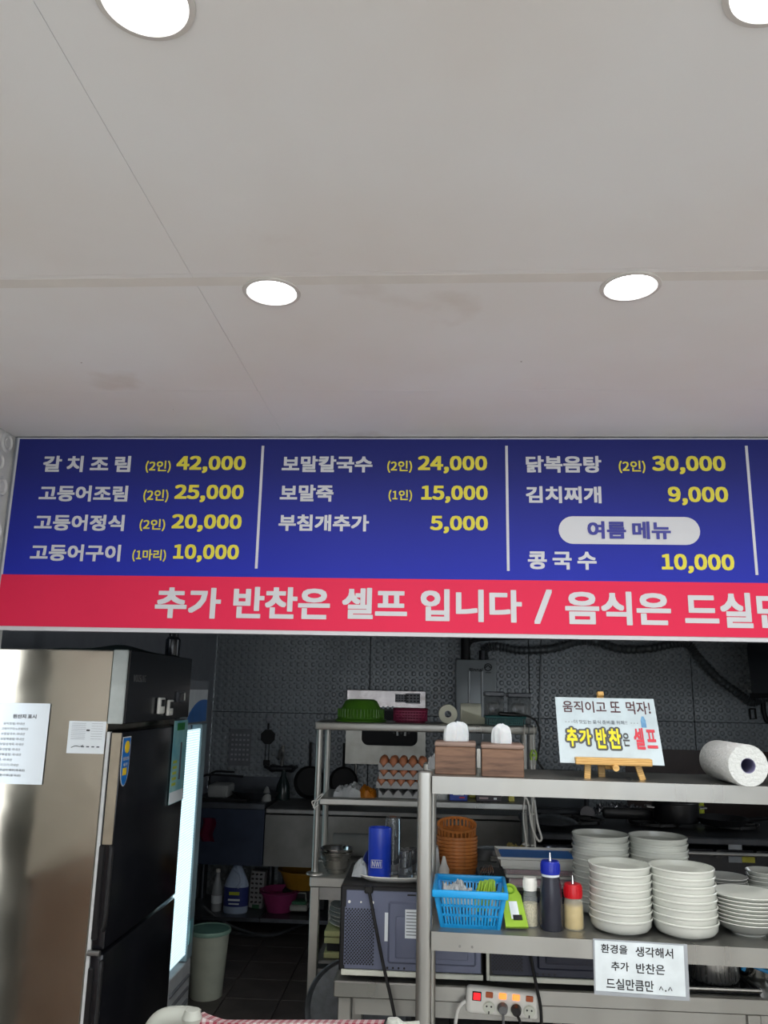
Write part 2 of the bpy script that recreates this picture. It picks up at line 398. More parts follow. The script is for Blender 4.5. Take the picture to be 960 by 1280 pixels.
pl = [(a.x+hh-hh*sin(t), hh*cos(t)+a.z) for t in [pi*i/12 for i in range(13)]]+[(b.x-hh+hh*sin(t), -hh*cos(t)+a.z) for t in [pi*i/12 for i in range(13)]]
part('white_pill', MB().prism(pl, -.008, -.006), wht, ban)
a = PY(734, 674, BY); b = PY(838, 674, BY); c = PY(786, 652.5, BY)
lettering('여름 메뉴', b.x-a.x, c.z-a.z, mat('banner_navy_print', (34, 38, 140), .4), ban, ((a.x+b.x)/2, -.0095, (a.z+c.z)/2), off=.034)

# ============================================================ DOWNLIGHTS
glow = mat('led_diffuser', (255, 255, 255), .5, emit=(250, 252, 255), estr=14)
trim_m = mat('lamp_trim', (206, 203, 198), .5, var=.02)
dl0 = thing('downlight', 'round recessed downlight, front left of the four', 'downlight', (-.36, .807, CEIL), group='recessed ceiling downlights')
part('trim_ring', MB().lathe([(.062, 0), (.0615, -.0025), (.056, -.004), (.0535, -.004), (.0515, -.0015), (.050, .001)], 48, caps=False), trim_m, dl0)
part('diffuser', MB().lathe([(0, -.0022), (.044, -.0020), (.0495, -.0012), (.0497, .001)], 48), glow, dl0)
def lamp(loc):
    d = bpy.data.lights.new('downlight_glow', 'AREA'); d.shape = 'DISK'; d.size = .095; d.energy = LAMP_W; d.color = (1, .99, .965)
    o = bpy.data.objects.new('downlight_glow', d); COL.objects.link(o); o.location = Vector(loc)-Vector((0, 0, .012)); return o
lamp(dl0.location)
for loc, lab in (((.405, .815, CEIL), 'round recessed downlight cut by the upper right corner of the photo'),
                 ((-.347, 1.547, CEIL), 'round recessed downlight above the second menu column'),
                 ((.405, 1.54, CEIL), 'round recessed downlight nearest the summer menu column')):
    again(dl0, loc, lab); lamp(loc)
dl0['label'] = 'largest round downlight, cut by the top edge at left'
for x in (-.36, .42, 1.2, 2.0):
    for y in (-.75, -2.2): lamp((x, y, CEIL))
for y in (.81, 1.54):
    for x in (1.2, 2.0): lamp((x, y, CEIL))

# ============================================================ REFRIGERATOR
FX, FY0, FY1 = -1.062, 2.80, 3.55
fr = thing('refrigerator', 'tall steel refrigerator with black doors under the banner', 'refrigerator', (0, 0, 0))
ft = 1.748
part('side_panel', box_((-1.41, (FY0+FY1)/2+.002, .93), (.58, FY1-FY0, 1.632), bev=.004), fridge_steel, fr)
zb = PY(150, 905, FY0).z; zt = PY(140, 915, FY0).z; zs = PY(113, 1190, FY0).z
part('header_panel', box_(((-1.118+FX)/2, (FY0+FY1)/2+.004, (ft+zb)/2), (FX+1.118, FY1-FY0-.006, ft-zb), bev=.003), black_gloss, fr)
part('corner_trim', box_(((-1.118+FX)/2-.001, FY0-.004, (ft+zb)/2), (FX+1.118-.004, .014, ft-zb), bev=.003), mat('pale_grey_trim', (186, 194, 192), .45), fr, label='pale grey end cap')
part('gasket', box_((-1.111, FY0+.004, (zt+.12)/2), (.011, .016, zt-.12)), mat('gasket_grey', (205, 208, 208), .45), fr)
zh = PY(140, 1057, FY0).z
def door(z0, z1, steel_top):
    d = part('door', box_((-1.0845, (FY0+FY1)/2, (z0+z1)/2), (.045, FY1-FY0-.002, z1-z0), bev=.006, seg=2), black_gloss, fr)
    h = MB()
    h.box((-1.098, FY0+.001, z1-.03-.19 if not steel_top else (zh+z0+.03)/2), (.022, .014, .36 if not steel_top else zh-z0-.03), bev=.004)
    h.tube([(-1.066, FY0-.004, (zh if steel_top else z1-.02)-.0), (-1.060, FY0-.014, (zh if steel_top else z1-.02)-.03),
            (-1.060, FY0-.014, (z0+.10 if steel_top else z1-.3)), (-1.070, FY0-.004, (z0+.06 if steel_top else z1-.36))], .007, 8)
    part('handle', h, black, d)
    return d
du = door(zs+.006, zt, True); dw = door(.12, zs-.006, False)
part('edge_plate', box_((-1.082, FY0-.0025, (zt+zh)/2), (.034, .006, zt-zh-.004), bev=.002), mat('beige_steel', (176, 166, 148), .35, .7), fr, label='beige steel door edge plate')
part('hinge_clip', MB().cyl((-1.11, FY0-.01, zs), (-1.07, FY0-.01, zs), .009, 10), steel_dull, fr)
# grey trim of the far side, controller, brand lettering
def onface(x, y): return PX(x, y, FX+.004)
c = onface(226, 871)
ct = part('controller', box_((FX+.003, c.y, c.z), (.008, .105, .042), bev=.002), mat('grey_bezel', (70, 72, 78), .4), fr)
part('controller_screen', box_((FX+.0075, c.y+.005, c.z), (.002, .055, .026)), black_gloss, ct)
part('controller_button', box_((FX+.0080, c.y+.042, c.z), (.002, .012, .03)), white, ct)
a = onface(168, 847); b = onface(183, 852)
lettering('WOOSUNG', b.y-a.y, .026, mat('silver_print', (150, 150, 150), .3, .6), fr, (FX+.001, (a.y+b.y)/2, a.z-.002), (0, 0, pi/2), .01)
# blue award sticker on the upper door
a = PX(153, 917, FX); st_m = mat('sticker_blue', (24, 110, 190), .35); st_y = mat('sticker_yellow', (238, 200, 40), .4)
w_ = .075; h_ = .165
def drop(w, h): return [(-w/2, 0), (w/2, 0), (w/2, -h+w*.9)]+[(w/2*cos(t), -h+w*.9-w*.9*sin(t)) for t in [pi*i/10 for i in range(1, 10)]]+[(-w/2, -h+w*.9)]
Ms = Matrix.Translation((FX-.056+.0012, 0, 0))
sk = tag(link('sticker', MB().prism(drop(w_, h_), -.0012, 0).mesh('sticker', wht), None, (FX+.002, PX(157, 917, FX).y+.012, a.z-.012), (0, 0, pi/2)),
         'blue drop-shaped sticker with yellow badges on the upper black door', 'sticker')
part('blue_print', MB().prism([(x*.9, z*.96-.004) for x, z in drop(w_, h_)], -.0016, -.0011), st_m, sk)
part('yellow_badge', MB().cyl((.005, -.0028, -.035), (.005, -.0016, -.035), .021, 20), st_y, sk)
part('yellow_badge', box_((-.002, -.002, -.116), (.034, .0008, .024)), st_y, sk)
lettering('친환경 인증', .055, .012, wht, sk, (0, -.002, -.073)); lettering('에너지', .036, .012, wht, sk, (0, -.002, -.093))
# poster near the far edge of the upper door
a = onface(224, 907); b = onface(211, 995)
pm = mat('poster_green', (150, 200, 200), .5, rgb2=(90, 160, 180), scale=9)
ps = thing('poster', 'green and blue leaflet stuck at the far edge of the black refrigerator door', 'poster', (FX+.003, onface(224, 951).y-.005, onface(224, 951).z), pi/2)
part('sheet', box_((0, 0, 0), (.19, .001, .33)), pm, ps)
part('top_print', box_((0, -.001, .14), (.10, .001, .03)), mat('print_green', (40, 130, 60), .5), ps)
part('picture', box_((.02, -.001, .0), (.02, .001, .15)), ink_grey, ps)
for k in range(5): part('yellow_print', box_((-.05, -.001, .0-.022*k), (.05, .001, .011)), mat('print_yellow', (190, 200, 70), .5), ps)
part('white_footer', box_((0, -.001, -.14), (.188, .001, .045)), paper, ps)
# two thermometers on the header
for k, (px, py, rot) in enumerate(((199.5, 882, 0), (210.5, 884.5, 0))):
    c = onface(px, py)
    t = thing('thermometer', ['white digital thermometer nearer the pale trim on the black header', 'white digital thermometer beside the controller display'][k],
              'thermometer', (FX+.004, c.y, c.z), pi/2, 'digital thermometers on the black header')
    part('case', box_((0, -.006, 0), (.068 if k == 0 else .062, .012, .062), bev=.008, seg=3), white, t)
    part('display', box_((.002, -.0125, .010), (.038, .003, .026), bev=.001), black, t)
    part('button', MB().cyl((-.008, -.011, -.018), (-.008, -.014, -.018), .0035, 10).cyl((.010, -.011, -.018), (.010, -.014, -.018), .0035, 10), offwhite, t)
# papers on the steel side
yp = FY0-.003
a = PY(-19, 880, yp); b = PY(63.5, 879.5, yp); c = PY(52, 981, yp)
nt_ = thing('notice', 'white sheet listing food origins on the steel side of the refrigerator', 'notice', ((b.x+c.x)/2, yp, c.z), rot=(0, 0, 0))
wn = .215; hn = b.z-c.z
part('sheet', box_((-wn/2, 0, hn/2), (wn, .0012, hn)), paper, nt_)
tx = PY(13, 893, yp); tb = PY(42, 893, yp)
lettering('원산지 표시', .084, .0145, ink, nt_, (-.087, -.0012, hn-.045), off=.02)
for k, (t, ln) in enumerate((('갈치조림:국내산', .077), ('고등어구이:노르웨이산', .095), ('보말칼국수:국내산', .085), ('보말볶음밥:국내산', .085),
                      ('보말성게죽:국내산', .085), ('공깃밥쌀:국내산', .075), ('닭볶음탕:국내산', .08), ('콩:국내산', .05), ('돼지고기:국내산', .075),
                      ('배추김치 배추(국내산)', .098), ('고춧가루(중국산)', .086))):
    lettering(t, ln, .0085, ink, nt_, (-.164+ln/2+.004*(k == 0), -.0012, hn-.070-.0172*k), off=.008)
a = PY(88, 901, yp); b = PY(134.5, 901, yp); c = PY(131, 943, yp)
nl = thing('delivery_slip', 'small creased white form taped beside the refrigerator corner', 'form', ((a.x+b.x)/2-.003, yp, c.z))
wn = b.x-a.x; hn = a.z-c.z
part('sheet', MB().box((0, -.0005, hn*.69), (wn, .0006, hn*.62), rot=(.012, 0, 0)).box((0, -.0005, hn*.20), (wn, .0006, hn*.38), rot=(-.012, 0, 0)), paper, nl)
lines = MB()
for k in range(9): lines.box((-.03+.0*(k % 2), -.0018, hn*.93-k*.0065), (.05, .0003, .0007))
for k in range(7): lines.box((.035, -.0018, hn*.93-k*.0085), (.04, .0003, .0006))
for k in range(4): lines.box((-.01+.018*k, -.0018, hn*.22), (.010, .0003, .004))
part('printed_lines', lines, ink_grey, nl)
part('black_mark', box_((.004, -.002, hn*.72), (.012, .0003, .005)), ink, nl)
part('handwriting', MB().tube([(-.05, -.0024, .02), (-.035, -.0024, .026), (-.02, -.0024, .024), (-.008, -.0024, .029)], .0009, 5), ink, nl)
# dark bag and bottle on the top of the refrigerator
solo('folded_bag', MB().grid(lambda u, v: ((u-.5)*.46, (v-.5)*.5, .004+.028*(sin(pi*u)*sin(pi*v))*(1+.35*sin(9*u+4*v))), 14, 14, .003), mat('dark_green_cloth', (18, 44, 44), .7, bump=.3),
     'dark green folded bag lying on the refrigerator', 'bag', (-1.31, 3.22, ft))
solo('dark_jar', MB().lathe([(.03, 0), (.032, .01), (.032, .075), (.02, .09), (.02, .115), (0, .115)], 20), mat('dark_glass', (20, 24, 30), .2),
     'dark jar standing at the far end on the refrigerator', 'jar', (-1.125, 3.46, ft+.002))

# ============================================================ DISPLAY COOLER
CX = -1.085
ck = thing('display_cooler', 'tall drinks cooler with bright light strip behind the refrigerator', 'cooler', (0, 0, 0))
cy0 = 3.60; cy1 = PX(258, 905, CX).y; ct_ = 1.66
cgrey = mat('cooler_grey', (120, 124, 130), .45, var=.05); cwhite = mat('cooler_pale', (214, 220, 224), .4)
part('body', box_(((KL+.02+CX-.05)/2, (cy0+cy1)/2, ct_/2+.02), (CX-.05-KL-.02, cy1-cy0, ct_-.04), bev=.004), cgrey, ck)
zl = PX(250, 905, CX).z; zg = PX(214, 1222, CX).z
hd = part('header', box_((CX-.025, (cy0+cy1)/2, (ct_+zl)/2), (.05, cy1-cy0, ct_-zl), bev=.004), cgrey, ck)
yv = lambda u: cy0+.01+(cy1-cy0-.03)*u
part('blue_wave', MB().prism([(yv(0), zl+.012)]+[(yv(u/10), zl+.03+.08*(u/10)**.6+.02*sin(u/10*pi)) for u in range(0, 11)]+[(yv(1), zl+.012)], 0, .0015,
     M=Matrix.Translation((CX+.0022, 0, 0)) @ Matrix.Rotation(pi/2, 4, 'Z') @ Matrix.Rotation(0, 4, 'Z') @ Matrix.Scale(1, 4)), mat('wave_blue', (40, 110, 190), .4), hd)
part('pale_panel', box_((CX+.0004, (cy0+cy1)/2, (ct_+zl)/2-.01), (.0016, cy1-cy0-.03, ct_-zl-.07)), cwhite, hd)
strip = MB(); ns = 90
for k in range(ns):
    z = zg+.03+(zl-.02-zg-.03)*(k+.5)/ns
    strip.box((CX-.006, cy0+(cy1-cy0)*.40, z), (.010, (cy1-cy0)*.66, (zl-zg-.05)/ns*.9), bev=.002)
part('light_strip', strip, mat('cooler_led', (220, 245, 255), .4, emit=(215, 242, 248), estr=.95), ck)
part('door_frame', box_((CX-.02, cy1-.045, (zl+zg)/2), (.05, .085, zl-zg), bev=.005), mat('door_frame_pale', (150, 176, 186), .35, emit=None), ck)
kp = part('kick_panel', box_((CX-.02, (cy0+cy1)/2, zg/2+.04), (.04, cy1-cy0, zg-.09), bev=.004), cwhite, ck)
for k in range(9):
    part('vent_slat', box_((CX+.003, (cy0+cy1)/2, zg-.07-.05*k), (.012, (cy1-cy0)*.8, .018), rot=(0, .6, 0), bev=.003), cgrey, kp)
solo('price_card', box_((0, 0, 0), (.002, .05, .10)), pm, 'small green card low on the cooler door edge', 'card', (CX+.008, cy1-.06, zg+.12))

# ============================================================ TRASH BIN
c = PZ(257, 1254, 0)
tb_ = thing('trash_bin', 'tall pale plastic bin with green rim beside the cooler', 'bin', (c.x-.025, c.y+.09, 0)); tb_.scale = (.88, .88, .81)
part('bucket', MB().lathe([(.0, .0), (.092, 0), (.098, .01), (.122, .40), (.119, .40), (.094, .02), (0, .015)], 32), mat('pale_green_plastic', (186, 192, 176), .45, var=.05), tb_)
part('rim', MB().lathe([(.119, .395), (.130, .395), (.133, .408), (.129, .42), (.121, .418), (.119, .395)], 32), mat('green_rim', (140, 176, 160), .4), tb_)
part('liner', MB().lathe([(.120, .415), (.112, .36), (.07, .31), (0, .30)], 32), mat('teal_liner', (96, 140, 128), .5), tb_)
part('handle_lug', box_((-.13, -.02, .41), (.05, .035, .03), bev=.01, seg=2), offwhite, tb_)

# ============================================================ SINK SIDE (far left)
SF = 5.72
cnt = .86
sk_ = thing('sink_unit', 'dark steel sink cabinet against the far wall', 'sink')
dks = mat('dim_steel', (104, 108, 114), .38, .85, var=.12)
bluedk = mat('blue_grey_sheet', (52, 62, 82), .45, .3)
xa, xb = KL+.01, PY(330, 1030, SF).x
z0 = PY(300, 1082, SF).z
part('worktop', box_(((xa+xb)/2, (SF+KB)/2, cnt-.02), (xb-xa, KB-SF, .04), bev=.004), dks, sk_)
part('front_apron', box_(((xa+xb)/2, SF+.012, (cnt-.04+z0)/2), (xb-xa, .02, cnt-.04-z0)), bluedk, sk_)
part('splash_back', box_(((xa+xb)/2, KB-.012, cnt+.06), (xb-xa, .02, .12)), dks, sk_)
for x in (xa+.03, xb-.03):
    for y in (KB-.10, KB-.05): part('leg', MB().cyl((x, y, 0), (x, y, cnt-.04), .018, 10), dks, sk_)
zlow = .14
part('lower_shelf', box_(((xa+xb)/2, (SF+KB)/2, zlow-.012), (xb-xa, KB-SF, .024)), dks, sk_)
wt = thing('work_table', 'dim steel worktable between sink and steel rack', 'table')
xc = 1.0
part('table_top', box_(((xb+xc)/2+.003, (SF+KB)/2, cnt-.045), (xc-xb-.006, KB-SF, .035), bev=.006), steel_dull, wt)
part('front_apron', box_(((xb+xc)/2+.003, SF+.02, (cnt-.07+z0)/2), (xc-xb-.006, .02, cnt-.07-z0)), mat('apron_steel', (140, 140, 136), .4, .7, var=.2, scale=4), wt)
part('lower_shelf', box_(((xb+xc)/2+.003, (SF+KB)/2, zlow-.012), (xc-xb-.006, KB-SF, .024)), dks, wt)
for x in (xb+.04, .2, xc-.03): part('leg', box_((x, KB-.06, .38), (.035, .035, .76)), dks, wt)
# tap
c = PY(352, 966, KB-.05)
tp = thing('wall_tap', 'chrome kitchen mixer tap on the far wall over the sink', 'tap', (c.x, KB-.01, c.z+.03))
part('body', MB().cyl((-.085, -.04, 0), (.085, -.04, 0), .024, 12).cyl((-.07, 0, 0), (-.07, -.04, 0), .03, 12).cyl((.07, 0, 0), (.07, -.04, 0), .03, 12), dark_steel, tp)
part('spout', MB().tube([(0, -.04, 0), (0, -.06, .10), (0, -.14, .14), (0, -.2, .08)], .012, 8).cyl((0, -.04, 0), (0, -.04, .17), .014, 8), steel_dull, tp)
part('handle', MB().tube([(.085, -.05, 0), (.12, -.09, .02)], .014, 8, 1).tube([(-.085, -.05, 0), (-.12, -.09, .02)], .014, 8, 1), dark_steel, tp)
c = PY(353, 1000, SF+.25)
solo('drying_bottle', MB().lathe([(.05, 0), (.052, .02), (.045, .10), (.02, .16), (.014, .2), (0, .2)], 16), mat('dark_green_glass', (24, 40, 40), .2),
     'dark tapered bottle standing under the tap', 'bottle', (c.x, SF+.25, cnt))
# things leaning / hanging on the back wall
pans = []
for k, (px, py, rr, nm) in enumerate(((388, 977, 21, 'round black pan leaning on the far wall left of the rack post'), (430, 976, 19, 'round black pan seen between the rack posts and the knife cabinet'))):
    c = PY(px, py, KB-.07); r_ = rr*mpp(c)*.95
    p_ = thing('frying_pan', nm, 'pan', (c.x, KB-.075, c.z), rot=(pi/2+.06, 0, 0))
    part('dish', MB().lathe([(0, 0), (r_*.85, 0), (r_, .035), (r_*.98, .036), (r_*.83, .004), (0, .004)], 32), black_soft, p_)
    part('handle', MB().tube([(0, r_, .03), (0, r_+.1, .04), (0, r_+.17, .035)], .01, 8), black_soft, p_)
c = PY(335, 921, KB-.01)
hx = thing('hanging_trivet', 'dark octagonal trivet hanging on the far wall above the sink', 'trivet', (c.x, KB-.012, c.z))
part('plate', MB().lathe([(0, -.006), (.058, -.006), (.058, .006), (0, .006)], 8, M=Matrix.Rotation(pi/2, 4, 'X') @ Matrix.Rotation(pi/8, 4, 'Z')), black_soft, hx)
part('loop', MB().tube([(0, 0, .055), (0, 0, .10)], .008, 6, 1), black_soft, hx)
part('suction_hook', MB().lathe([(.028, 0), (.02, .012), (0, .014)], 14, M=Matrix.Translation((0, 0, .13)) @ Matrix.Rotation(pi/2, 4, 'X')), wall_plain, hx)
part('cord', MB().tube([(-.012, -.004, -.05), (-.014, -.004, -.18)], .003, 5, 1).tube([(.012, -.004, -.05), (.014, -.004, -.18)], .003, 5, 1).box((0, -.006, -.19), (.05, .012, .04), bev=.004), black_soft, hx)
c = PY(300, 934, KB-.01)
cal = thing('wall_calendar', 'dim printed calendar sheet on the far wall above the dish rack', 'calendar', (c.x, KB-.008, c.z))
part('sheet', box_((0, 0, 0), (.17, .003, .27)), mat('grey_sheet', (118, 120, 126), .6), cal)
cm = MB()
for i in range(5):
    for j in range(6): cm.box((-.06+.03*i, -.0022, .09-.036*j), (.016, .001, .014))
part('printed_figures', cm, mat('calendar_ink', (170, 172, 178), .6), cal)
# dish racks and pans on the sink
c = PZ(278, 1001, cnt)
dr = thing('dish_rack', 'dark dish drainer with a pale tub at the left of the sink', 'rack', (c.x, SF+.2, cnt))
part('frame', MB().tube([(-.16, -.12, .02), (-.15, -.12, .16), (.02, -.12, .17), (.14, -.12, .165)], .008, 6).tube([(-.16, .12, .02), (-.15, .12, .16), (.02, .12, .17)], .008, 6).box((0, 0, .01), (.36, .28, .014)), black, dr)
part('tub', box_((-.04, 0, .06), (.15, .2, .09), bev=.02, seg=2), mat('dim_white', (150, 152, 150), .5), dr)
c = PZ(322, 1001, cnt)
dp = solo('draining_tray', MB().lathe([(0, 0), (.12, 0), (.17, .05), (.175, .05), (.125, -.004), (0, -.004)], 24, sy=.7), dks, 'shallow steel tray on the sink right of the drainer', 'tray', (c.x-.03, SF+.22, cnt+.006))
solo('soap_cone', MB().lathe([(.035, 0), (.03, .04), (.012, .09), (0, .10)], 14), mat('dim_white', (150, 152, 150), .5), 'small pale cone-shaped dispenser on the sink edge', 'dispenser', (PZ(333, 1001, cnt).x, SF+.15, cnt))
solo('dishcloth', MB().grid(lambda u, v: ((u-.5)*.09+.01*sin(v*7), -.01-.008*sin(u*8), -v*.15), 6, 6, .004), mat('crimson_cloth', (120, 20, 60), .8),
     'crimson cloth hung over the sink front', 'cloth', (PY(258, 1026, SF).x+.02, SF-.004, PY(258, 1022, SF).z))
# under-sink things
def under(px, py, back=.12): p = PZ(px, py, zlow); return Vector((p.x, max(p.y, SF+back), zlow))
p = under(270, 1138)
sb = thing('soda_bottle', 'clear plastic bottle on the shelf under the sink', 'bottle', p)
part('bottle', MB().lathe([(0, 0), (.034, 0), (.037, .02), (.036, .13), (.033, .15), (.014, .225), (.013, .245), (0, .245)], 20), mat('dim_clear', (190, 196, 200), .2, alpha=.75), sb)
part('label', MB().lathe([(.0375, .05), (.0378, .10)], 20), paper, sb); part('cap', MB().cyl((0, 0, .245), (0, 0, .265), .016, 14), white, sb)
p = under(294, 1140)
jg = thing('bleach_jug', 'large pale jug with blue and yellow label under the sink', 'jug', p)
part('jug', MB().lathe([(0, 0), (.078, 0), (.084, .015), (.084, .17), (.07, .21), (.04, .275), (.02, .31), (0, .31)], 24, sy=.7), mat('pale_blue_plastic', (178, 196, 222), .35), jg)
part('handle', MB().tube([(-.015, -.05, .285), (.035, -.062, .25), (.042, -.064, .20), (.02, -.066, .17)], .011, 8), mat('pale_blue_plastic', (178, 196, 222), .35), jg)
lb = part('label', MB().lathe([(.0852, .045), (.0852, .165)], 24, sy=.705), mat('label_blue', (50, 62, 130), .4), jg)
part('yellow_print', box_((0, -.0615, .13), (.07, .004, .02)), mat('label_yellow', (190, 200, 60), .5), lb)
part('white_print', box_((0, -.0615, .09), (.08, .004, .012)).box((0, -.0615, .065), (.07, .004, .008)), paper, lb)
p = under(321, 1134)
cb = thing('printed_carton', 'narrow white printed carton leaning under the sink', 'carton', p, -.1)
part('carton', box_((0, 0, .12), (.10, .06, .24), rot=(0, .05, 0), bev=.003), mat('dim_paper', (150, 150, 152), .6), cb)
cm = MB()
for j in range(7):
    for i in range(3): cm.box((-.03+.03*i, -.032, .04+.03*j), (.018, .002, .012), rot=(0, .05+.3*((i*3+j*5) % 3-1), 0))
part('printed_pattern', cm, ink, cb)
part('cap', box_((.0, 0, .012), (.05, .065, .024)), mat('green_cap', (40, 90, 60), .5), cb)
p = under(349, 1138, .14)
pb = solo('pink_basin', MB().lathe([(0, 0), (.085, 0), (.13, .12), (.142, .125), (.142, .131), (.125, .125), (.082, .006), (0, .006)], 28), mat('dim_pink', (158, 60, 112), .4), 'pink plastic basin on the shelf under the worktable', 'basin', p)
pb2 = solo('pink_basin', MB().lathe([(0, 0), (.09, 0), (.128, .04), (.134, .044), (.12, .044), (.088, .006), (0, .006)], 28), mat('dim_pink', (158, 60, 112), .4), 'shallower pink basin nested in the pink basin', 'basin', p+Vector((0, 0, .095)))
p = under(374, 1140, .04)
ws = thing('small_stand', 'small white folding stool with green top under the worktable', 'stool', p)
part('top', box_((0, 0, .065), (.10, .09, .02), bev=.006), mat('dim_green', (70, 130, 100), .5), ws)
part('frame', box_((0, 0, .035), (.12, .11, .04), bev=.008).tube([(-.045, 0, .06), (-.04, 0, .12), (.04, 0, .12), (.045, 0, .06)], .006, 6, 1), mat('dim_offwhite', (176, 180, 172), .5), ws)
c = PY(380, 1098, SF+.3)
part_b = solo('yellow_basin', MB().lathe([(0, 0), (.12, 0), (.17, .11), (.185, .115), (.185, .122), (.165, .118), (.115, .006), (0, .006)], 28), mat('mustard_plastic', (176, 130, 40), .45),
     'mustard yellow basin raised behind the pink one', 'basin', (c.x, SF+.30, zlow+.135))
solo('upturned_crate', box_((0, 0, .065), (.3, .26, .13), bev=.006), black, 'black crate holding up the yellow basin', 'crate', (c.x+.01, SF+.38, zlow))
hz = PZ(300, 1158, .02)
pts = [PZ(243, 1143, .10), PZ(262, 1158, .03), PZ(300, 1167, .018), PZ(340, 1168, .018), PZ(372, 1158, .02), PZ(396, 1146, .03)]
hose = mat('grey_hose', (70, 74, 78), .5)
solo('floor_hose', MB().tube([(p.x, p.y, p.z) for p in pts], .014, 8), hose, 'grey hose sagging along the floor before the sink', 'hose')
pts = [PZ(256, 1130, .20), PZ(282, 1150, .10), PZ(315, 1163, .045), PZ(345, 1166, .045), PZ(385, 1150, .06)]
solo('drain_hose', MB().tube([(p.x, p.y-.05, p.z) for p in pts], .010, 8), hose, 'thinner hose crossing over the floor hose below the shelf', 'hose')

# ============================================================ KNIFE STERILISER, HEATER, DUCTS on the back wall
a = PY(434, 862, KB-.14); b = PY(532, 957, KB-.14)
kx0, kx1 = a.x, PY(532, 912, KB-.14).x
ks = thing('knife_cabinet', 'steel knife steriliser cabinet on the far wall behind the rack', 'cabinet', ((kx0+kx1)/2, KB-.14, b.z))
kw = kx1-kx0; kh = a.z-b.z
cabm = mat('cabinet_steel', (150, 149, 142), .3, .8, var=.08, bump=.06, bscale=5)
zu = PY(480, 888, KB-.14).z-b.z
wx0, wx1 = kw*(-.5+.2), kw*(-.5+.90); wz0 = PY(480, 932, KB-.14).z-b.z; wz1 = zu+.02
part('case', box_((0, .075, kh/2), (kw-.004, .13, kh-.004)), black, ks)
fp = MB(); fp.box((0, 0, wz0/2), (kw, .012, wz0)); fp.box(((-kw/2+wx0)/2, 0, (wz0+zu)/2), (wx0+kw/2, .012, zu-wz0)); fp.box(((kw/2+wx1)/2, 0, (wz0+zu)/2), (kw/2-wx1, .012, zu-wz0))
for sx, cx_ in ((1, wx0), (-1, wx1)):
    rr = .05; fp.prism([(cx_, wz0)]+[(cx_+sx*(rr-rr*sin(t)), wz0+rr-rr*cos(t)) for t in [pi/2*i/6 for i in range(7)]], -.006, .006)
part('front_panel', fp, cabm, ks)
part('window', box_(((wx0+wx1)/2, .007, (wz0+zu)/2), (wx1-wx0+.01, .003, zu-wz0+.01)), mat('smoked_glass', (10, 11, 15), .3, spec=.1), ks)
tp_ = part('top_panel', box_((0, -.004, (zu+.02+kh)/2), (kw, .016, kh-zu-.02), rot=(.0, 0, 0), bev=.004), mat('mirror_sheet', (168, 162, 160), .24, .8, bump=.6, bscale=5), ks)
part('dark_gap', box_((0, .0, zu+.01), (kw, .01, .02)), black, ks)
for dx, w2, h2 in ((.11, .085, .06), (.20, .11, .075)):
    part('label_plate', box_((dx, -.0125, kh-.055), (w2, .001, h2)), mat('grey_label', (150, 150, 156), .5), tp_)
    q = MB()
    for i in range(4):
        for j in range(3): q.box((dx-w2*.36+w2*.24*i, -.0135, kh-.055-h2*.28+h2*.28*j), (w2*.15, .001, h2*.13))
    part('printed_text', q, ink, tp_)
for k in range(3): part('round_button', MB().cyl((-.02+.035*k, -.011, kh-.125), (-.02+.035*k, -.017, kh-.125), .010, 12), paper, tp_)
for k in range(5):
    x = .05+.033*k
    part('knife', box_((x, .001, wz0+.135-.012*(k % 2)), (.014, .004, .10), rot=(0, .12*(k-2), 0)), steel_dull if k % 2 else black, ks)
part('support_pipe', MB().cyl((-kw*.38, .08, -.26), (-kw*.38, .08, 0), .010, 8), steel_dull, ks)

a = PY(570, 824, KB-.16); b = PY(620, 824, KB-.16)
ht = thing('water_heater', 'grey gas water heater on the far wall above the rack', 'heater', ((a.x+b.x)/2, KB-.16, 1.26))
hw = b.x-a.x; hH = a.z-1.26
part('case', box_((0, .08, hH/2), (hw, .15, hH), bev=.010, seg=2), mat('heater_grey', (150, 156, 158), .32, .2, var=.03), ht)
for x in (-hw*.17, hw*.15): part('ridge', box_((x, -.001, hH*.46), (.018, .014, hH*.82), bev=.006), mat('heater_ridge', (176, 180, 182), .3, .2), ht)
lettering('Rinnai', .10, .026, ink, ht, (.0, -.0045, hH-.075))
part('emblem', MB().tube([(hw*.3+.026*cos(t), -.0045, hH-.055+.026*sin(t)) for t in [2*pi*i/12 for i in range(13)]], .003, 5, 1).tube([(hw*.3-.02, -.0045, hH-.06), (hw*.3, -.0045, hH-.04), (hw*.3+.02, -.0045, hH-.06)], .003, 5, 1), ink, ht)
lettering('GREEN', .04, .008, ink, ht, (hw*.3, -.0045, hH-.095))
part('flue', MB().cyl((-hw*.25, .08, hH), (-hw*.25, .08, CEIL-1.26), .035, 16), black_soft, ht)
part('flue_stub', MB().cyl((hw*.18, .06, hH), (hw*.18, .06, hH+.07), .028, 16), dark_steel, ht)
def corrugated(pts, r, name, label, m):
    mb = MB(); P = [Vector(p) for p in pts]
    n = 200
    mb.tube(pts, lambda t: r*(1+.12*(1 if int(t*n) % 2 else -1)), 12, max(2, n//(len(pts)-1)))
    return solo(name, mb, m, label, 'duct')
dm = mat('corrugated_grey', (92, 96, 98), .35, .5, var=.05)
YD = KB-.09
d1 = [PY(606, 824, YD), PY(606, 812, YD), PY(622, 808, YD), PY(650, 813, YD), PY(690, 811, YD), PY(722, 802, YD), PY(745, 802, YD), PY(775, 811, YD), PY(810, 811, YD), PY(842, 805, YD),
      PY(860, 805, YD), PY(872, 820, YD), PY(898, 848, YD), PY(925, 868, YD), PY(940, 878, YD), PY(950, 874, YD), PY(975, 869, YD)]
